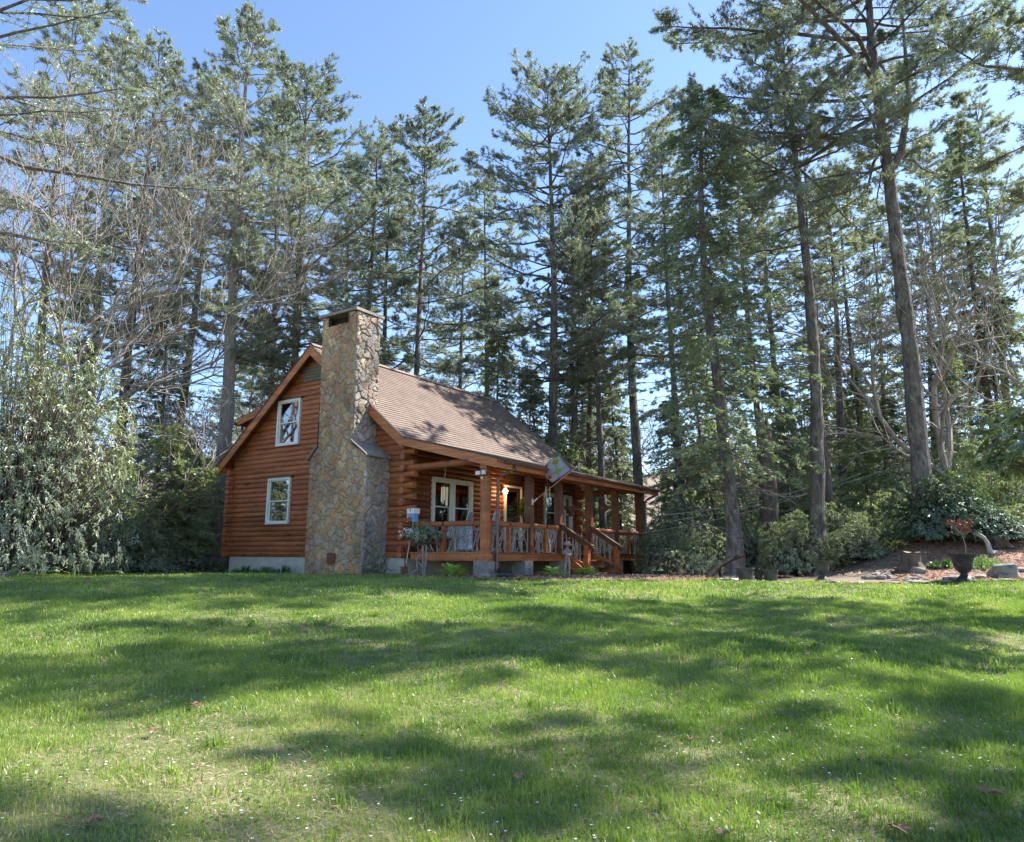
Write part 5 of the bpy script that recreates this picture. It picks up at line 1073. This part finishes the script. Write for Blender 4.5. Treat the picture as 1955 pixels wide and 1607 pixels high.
# hostas
def hosta(x,y,label,seed,r=.26,var=0):
    rg_=np.random.default_rng(seed); root=empty("hosta",(x,y,float(gz(x,y))+.03),label,"hosta","hostas in the mulch bed"); mb=MB(); n=70
    for i in range(n):
        a=rg_.uniform(0,2*pi); el=rg_.uniform(.15,1.25); l=r*rg_.uniform(.6,1.1); w=.065; d=np.array([cos(a)*cos(el),sin(a)*cos(el),sin(el)]); s=np.array([-sin(a),cos(a),0])*w*rg_.uniform(.7,1.2); b=np.array([0,0,.0])
        m1=d*l*.6; m2=d*l+np.array([cos(a),sin(a),-.6])*l*.28; V=[b,m1-s*.9+[0,0,.01],m1+[0,0,-.01],m1+s*.9+[0,0,.01],m2]; mb.add(V,[[0,2,1],[0,3,2],[1,2,4],[2,3,4]])
    o=mb.build("leaves",hosta_l,None); o.parent=root; return root
hosta(10.0,-.95,"variegated hosta left of the corner downspout",1,.40); hosta(11.28,1.55,"yellow-green hosta left of the garden statue",2,.40); hosta(11.55,2.75,"hosta right of the garden statue before the steps",3,.36)
# statue of a child in a broad hat
x,y=11.05,2.62; z=float(gz(x,y)); sx=empty("garden_statue",(x,y,z),"weathered stone statue of a standing child in a wide brimmed hat","statue")
me=bpy.data.meshes.new("figure"); 
vv=[(0,0,.50),(0,0,.60),(0,0,.70),(0,0,.78),(0,0,.83),  # pelvis..neck..head
 (.05,0,.42),(.055,.02,.25),(.05,0,.06),(.055,-.06,.03),(-.05,0,.42),(-.06,-.02,.25),(-.07,.02,.06),(-.08,-.05,.03),
 (.085,0,.70),(.12,-.02,.60),(.06,-.09,.58),(-.085,0,.70),(-.12,-.02,.61),(-.06,-.09,.60),(0,0,.90)]
ee=[(0,1),(1,2),(2,3),(3,4),(4,19),(0,5),(5,6),(6,7),(7,8),(0,9),(9,10),(10,11),(11,12),(2,13),(13,14),(14,15),(2,16),(16,17),(17,18)]
me.from_pydata([(a,b,c) for a,b,c in vv],ee,[]); fg=bpy.data.objects.new("figure",me); C.objects.link(fg); fg.parent=sx
md=fg.modifiers.new("skin",'SKIN'); rad=[.062,.06,.062,.028,.042,.04,.032,.026,.022,.04,.032,.026,.022,.032,.024,.018,.032,.024,.018,.048]
for i,r__ in enumerate(rad): me.skin_vertices[0].data[i].radius=(r__,r__*.85)
me.skin_vertices[0].data[0].use_root=True; fg.modifiers.new("sub",'SUBSURF').levels=1; fg.modifiers["sub"].render_levels=1; me.materials.append(statue_m)
mb=MB(); mb.lathe((0,0,.885),[(.05,-.02),(.16,-.03),(.165,-.02),(.075,.015),(.06,.06),(.0,.075)],16); o_=mb.build("hat",statue_m,None,True); o_.parent=sx
mb=MB(); mb.lathe((0,0,0),[(0,-.05),(.10,-.05),(.10,.0),(.08,.01),(0,.01)],14); o_=mb.build("base",statue_m,None); o_.parent=sx
mb=MB(); mb.lathe((.09,-.10,.60),[(0,-.05),(.06,-.04),(.085,0),(.06,.02),(0,.02)],12); o_=mb.build("basket",statue_m,None); o_.parent=sx
sx.scale=(1.0,1.0,1.0)
# black corrugated drain pipes
mb=MB(); pts=[(10.50,.24,-.33),(10.75,.10,-.40),(11.05,-.05,-.43)]; pts=[np.array(p_) for p_ in pts]; P=[];rd=[]
for i in range(25): a=i/24; P.append(pts[0]*(1-a)**2+2*pts[1]*a*(1-a)+pts[2]*a*a+[0,0,.06]); rd.append(.055 if i%2 else .048)
mb.tube(P,rd,12,False); tag(mb.build("drain_pipe",black_pl,None,False,(10.5,.24,-.33)),"black corrugated drain pipe leading from the corner downspout","drain pipe","drain pipes")
mb=MB(); P=[];rd=[]
for i in range(13): a=i/12; P.append(np.array([11.05+a*.35,-.62+.15*a,float(gz(11.0,-.6))+.085])); rd.append(.058 if i%2 else .05)
mb.tube(P,rd,12,False); tag(mb.build("drain_pipe",black_pl,None,False,(11.0,-.6,float(gz(11,-.6)))),"open end of a black drain pipe lying on the mulch","drain pipe","drain pipes")
# a rock helper
def rock(X,Y,s,seed,label,group,name="rock",flat=.5,dz=0.,mat=None,w=None):
    rg_=np.random.default_rng(seed); x,y=(W(X,Y) if w is None else w); z=float(gz(x,y))+dz
    nu,nv=12,8; mb=MB(); V=[];f=rg_.normal(size=(4,3))*2.2; ph=rg_.uniform(0,6,4); an=rg_.uniform(0,3); sx_=rg_.uniform(.8,1.5); sy_=rg_.uniform(.6,1.0)
    for i in range(nv+1):
        th=pi*i/nv
        for j in range(nu):
            a=2*pi*j/nu; d=np.array([sin(th)*cos(a),sin(th)*sin(a),cos(th)]); r=1+.22*np.mean(np.sin(f@d+ph))*2; d=np.sign(d)*np.abs(d)**.75; p_=d*r*s*np.array([sx_,sy_,flat]); V.append((p_[0]*cos(an)-p_[1]*sin(an),p_[0]*sin(an)+p_[1]*cos(an),p_[2]+s*flat*.35))
    mb.add(V,[[i*nu+j,(i+1)*nu+j,(i+1)*nu+(j+1)%nu,i*nu+(j+1)%nu] for i in range(nv) for j in range(nu)])
    o=mb.build(name,mat or rock_m,None,False); o.location=(x,y,z); return tag(o,label,"rock",group)
rock(0,0,.16,1,"light flat rock at the foot of the corner block pier","stones by the porch",w=(10.45,-.35))
# rocks edging the mound at the right and the left bed (nothing tells the single stones apart)
rgr=np.random.default_rng(12)
for i in range(46):
    X=rgr.uniform(8.3,14.5); Y=rgr.uniform(16.1,17.6); rock(X,Y,rgr.uniform(.08,.19),100+i,"grey garden rock among the others on the pine straw mound at the right","rocks edging the right mound",flat=rgr.uniform(.35,.7))
for i in range(26):
    X=rgr.uniform(-13.5,-11.2); Y=16.1+(-11.2-X)*1.15+rgr.normal()*.25; rock(X,Y,rgr.uniform(.10,.22),200+i,"pale garden rock in the edging at the left end of the lawn","rocks edging the left bed",flat=rgr.uniform(.3,.55))
p=at(148,1115,18.4); rock(0,0,.26,300,"rounded pale boulder ending the rock edging at the left","rocks edging the left bed",w=(p[0],p[1]),flat=.75)
p=at(1915,1090,16.4); rock(0,0,.30,301,"largest grey rock on the right mound, right of the dark urn","rocks edging the right mound",w=(p[0],p[1]),flat=.7)
p=at(1825,1095,16.3); rock(0,0,.24,302,"long tilted flat rock just left of the dark urn","rocks edging the right mound",w=(p[0],p[1]),flat=.4)
# edging strip of flat stone along the far lawn edge on the right
for i in range(16):
    X=6.9+i*.62; rock(X,15.98+.05*sin(i*2.),.22,400+i,"flat edging stone set along the lawn in front of the right mound","flat edging stones",name="edging_stone",flat=.16)
# urns and pots
def urn(px,py,D,hpx,label,mat,tilt=0):
    p=at(px,py,D); x,y=p[0],p[1]; z=float(gz(x,y)); h=hpx/1376*D; r=h*.38; root=empty("garden_urn",(0,0,0),label,"urn","garden urns")
    mb=MB(); mb.box(-r*.85,r*.85,-r*.85,r*.85,.0,h*.07); mb.lathe((0,0,0),[(r*.75,h*.07),(r*.62,h*.14),(r*.35,h*.24),(r*.30,h*.30),(r*.42,h*.34),(r*.66,h*.42),(r*.80,h*.55),(r*.84,h*.72),(r*.98,h*.86),(r*1.25,h*.95),(r*1.27,h),(r*1.15,h),(r*.9,h*.88),(r*.7,h*.8),(0,h*.8)],24)
    mb.build("body",mat,root,False); mb=MB(); mb.lathe((0,0,0),[(0,h*.82),(r*.8,h*.82)],16); mb.build("soil",blkwood_m,root); root.rotation_euler=(0,tilt,0.4); root.location=(x,y,z); return root
urn(1841,1100,16.0,52,"near-black urn in front of the rocky mound",urn_m)
urn(1570,1095,16.6,38,"grey-brown urn standing alone at the lawn edge",pot_m,.03)
def pot(px,D,wpx,hpx,label,mat,name="planter_pot"):
    p=at(px,1095,D); x,y=p[0],p[1]; z=float(gz(x,y)); r=wpx/2/1376*D; h=hpx/1376*D; root=empty(name,(0,0,0),label,"plant pot","planter pots at the lawn edge")
    mb=MB(); mb.lathe((0,0,0),[(0,0),(r*.72,0),(r*.92,h*.88),(r,h*.89),(r,h),(r*.9,h),(r*.85,h*.8),(0,h*.8)],24); mb.build("body",mat,root); root.location=(x,y,z); return root
pot(1423,17.0,34,24,"largest grey-green pot, leftmost of the three by the hemlock",pot_m); pot(1448,17.2,18,15,"smallest pot between the two larger grey-green ones",pot_m); pot(1471,17.0,30,20,"wide grey-green pot, rightmost of the three by the hemlock",pot_m); pot(1256,19.5,22,13,"low black-green tub past the porch downspout",green_pl,"planter_tub")
# black fallen log / pipe-like branch by the pots
p0=at(1350,1092,17.6); p1=at(1372,1080,17.8); p2=at(1418,1060,18.1)
mb=MB(); z0=float(gz(p0[0],p0[1])); mb.tube([p0*[1,1,0]+[0,0,z0+.04],p1,(p1+p2)/2+[0,0,.03],p2],[.07,.075,.06,.04],9); mb.tube([p1,p1+[.05,0,-.3]],[.05,.04],7); tag(mb.build("fallen_branch",blkwood_m,None,False,tuple(p0*[1,1,0]+[0,0,z0])),"black wet branch leaning up from the lawn edge to the hemlock trunk","branch")
for i in range(5):
    p=at(1385+i*14,1097,17.3); rock(0,0,.13,500+i,"flat white stone lying between the black branch and the pots","white stones by the pots",w=(p[0],p[1]),flat=.25,mat=mat_noise("white_stone",(.5,.5,.5),(.7,.7,.7),6,.8) if i==0 else bpy.data.materials["white_stone"])
# stumps
def stump(px,py,D,wpx,hpx,label,seed):
    p=at(px,py,D); x,y=p[0],p[1]; z=float(gz(x,y)); r=wpx/2/1376*D; h=hpx/1376*D; root=empty("tree_stump",(0,0,0),label,"stump","old stumps on the mound"); rg_=np.random.default_rng(seed)
    n=22; V=[];rows=[(1.6,-.1),(1.25,.12),(1.0,.4),(.95,.8),(.97,1.0)]; a=np.linspace(0,2*pi,n,endpoint=False); bumpv=1+.12*np.sin(a*5+seed)+.07*rg_.normal(size=n)
    for rr__,hh_ in rows:
        for j in range(n): V.append((r*rr__*bumpv[j]**(1.6-hh_*.5)*cos(a[j]),r*rr__*bumpv[j]**(1.6-hh_*.5)*sin(a[j]),h*hh_+ (rg_.normal()*.012)))
    mb=MB(); mb.add(V,[[i*n+j,i*n+(j+1)%n,(i+1)*n+(j+1)%n,(i+1)*n+j] for i in range(4) for j in range(n)]); mb.build("bole",stump_m,root)
    mb=MB(); top=V[-n:]; mb.add([(0,0,h*1.0)]+[(x_*.98,y_*.98,z_+.004) for x_,y_,z_ in top],[[0,j+1,(j+1)%n+1] for j in range(n)]); mb.build("cut_face",mat_noise("cut_wood",(.17,.13,.10),(.30,.25,.20),14,.9),root); root.location=(x,y,z); return root
stump(1744,1078,18.0,42,30,"left old stump with grey cut top at the end of the mound",1); stump(1905,1060,18.6,34,24,"right mossy stump on the top of the mound",2)
# curved driftwood
pa=at(1868,1020,18.2); pb=at(1880,1042,18.2); zc=float(gz(pb[0],pb[1]))
mb=MB(); mb.tube([pa+[-.12,0,.03],pa,pa+[.12,0,-.1],(pa+pb)/2+[.12,0,-.08],np.array([pb[0]+.1,pb[1],zc+.0]),np.array([pb[0]+.35,pb[1]+.2,zc+.04])],[.02,.06,.045,.05,.09,.03],8); tag(mb.build("driftwood",drift_m,None,False,(pb[0],pb[1],zc)),"curved grey driftwood standing on the mound behind the dark urn","driftwood")
# small red-leaved maple and daylilies
p=at(1843,1055,18.0); x,y=p[0],p[1]; z=float(gz(x,y)); mp=empty("young_maple",(0,0,0),"thin red-leaved young maple behind the dark urn","young tree")
mb=MB(); mb.tube([(0,0,-.1),(.02,0,.35),(-.03,.01,.62),(-.02,0,.95)],[.014,.012,.010,.006],6); rgm=np.random.default_rng(2); tips=np.array([[rgm.normal()*.16,rgm.normal()*.16,rgm.uniform(.62,1.0)] for _ in range(26)]); mb.segs(np.tile([[-.02,0,.6]],(26,1)),tips,.005,.003,3); mb.build("stem",bark_pale,mp)
mb=MB(); needle_tufts(mb,tips,nrm(rgm.normal(size=(26,3))),12,.07,.03,.9,rgm); mb.build("leaves",mat_leaf("red_leaf",(.09,.02,.02),(.15,.04,.035),(.22,.08,.06),.35,.05),mp); mp.location=(x,y,z)
def lily(px,D,hpx,wpx,n,label,seed):
    p=at(px,1070,D); x,y=p[0],p[1]; z=float(gz(x,y)); rg_=np.random.default_rng(seed); r=wpx/2/1376*D; h=hpx/1376*D; root=empty("daylily_clump",(0,0,0),label,"daylily","green daylily clumps"); mb=MB()
    for i in range(n):
        b=np.array([rg_.normal()*r*.5,rg_.normal()*r*.3,0]); a=rg_.uniform(0,2*pi); l=h*rg_.uniform(.6,1.15); d=np.array([cos(a),sin(a),0])*l*.45*rg_.random(); s=np.array([-sin(a),cos(a),0])*.012
        m1=b+d*.4+[0,0,l*.65]; m2=b+d+[0,0,l*.95]; mb.add([b-s,b+s,m1+s,m1-s,m2],[[0,1,2,3]]); mb.f.append(np.array([[3,2,4]])+mb.n-5)
    mb.build("leaves",lily_l,root); root.location=(x,y,z); return root
lily(1807,17.6,20,16,50,"bright green daylily clump left of the dark urn",1)
for i,(px,D) in enumerate(((452,23.2),(470,22.9),(490,22.5),(510,22.1),(530,21.7),(550,21.4),(424,23.9))): lily(px,D,14+6*(i%2),26,60,"green daylily clump against the pale foundation wall, one of a row",i+5)
gc=mat_leaf("sedum_leaf",(.10,.17,.05),(.22,.30,.10),(.38,.46,.2),.25,.06)
def cover(px,D,wpx,seed,label):
    p=at(px,1070,D); rg_=np.random.default_rng(seed); k=260; r=wpx/2/1376*D; wx=p[0]+rg_.normal(size=k)*r*.45; wy=p[1]+rg_.normal(size=k)*r*.45; P=np.stack([wx,wy,gz(wx,wy)+.05+.03*rg_.random(k)],1); mb=MB(); needle_tufts(mb,P,np.tile([[0,0,1.]],(k,1)),5,.07,.05,.9,rg_); tag(mb.build("ground_cover",gc),label,"ground cover",kind="stuff")
cover(1790,17.7,26,1,"pale green ground cover beside the daylily on the mound"); cover(1880,17.4,70,2,"low green ground cover right of the dark urn")
# three thin wires strung between the trees
for i,(a,b_,lb) in enumerate((((1250,1000,23),(1765,872,26),"upper slack wire strung through the trees at the right"),((1225,1018,23),(1640,905,26),"middle slack wire strung through the trees at the right"),((1240,985,23),(1600,912,26),"short thin wire strung through the trees at the right"))):
    A_=at(*a); B_=at(*b_); pts=[A_*(1-t_)+B_*t_-np.array([0,0,.25*sin(pi*t_)]) for t_ in np.linspace(0,1,14)]; mb=MB(); mb.tube(pts,.006,5); tag(mb.build("wire",mat_noise("pale_wire",(.4,.4,.4),(.5,.5,.5),5,.4) if i==0 else bpy.data.materials["pale_wire"],None,False,tuple(A_)),lb,"wire","wires through the trees")
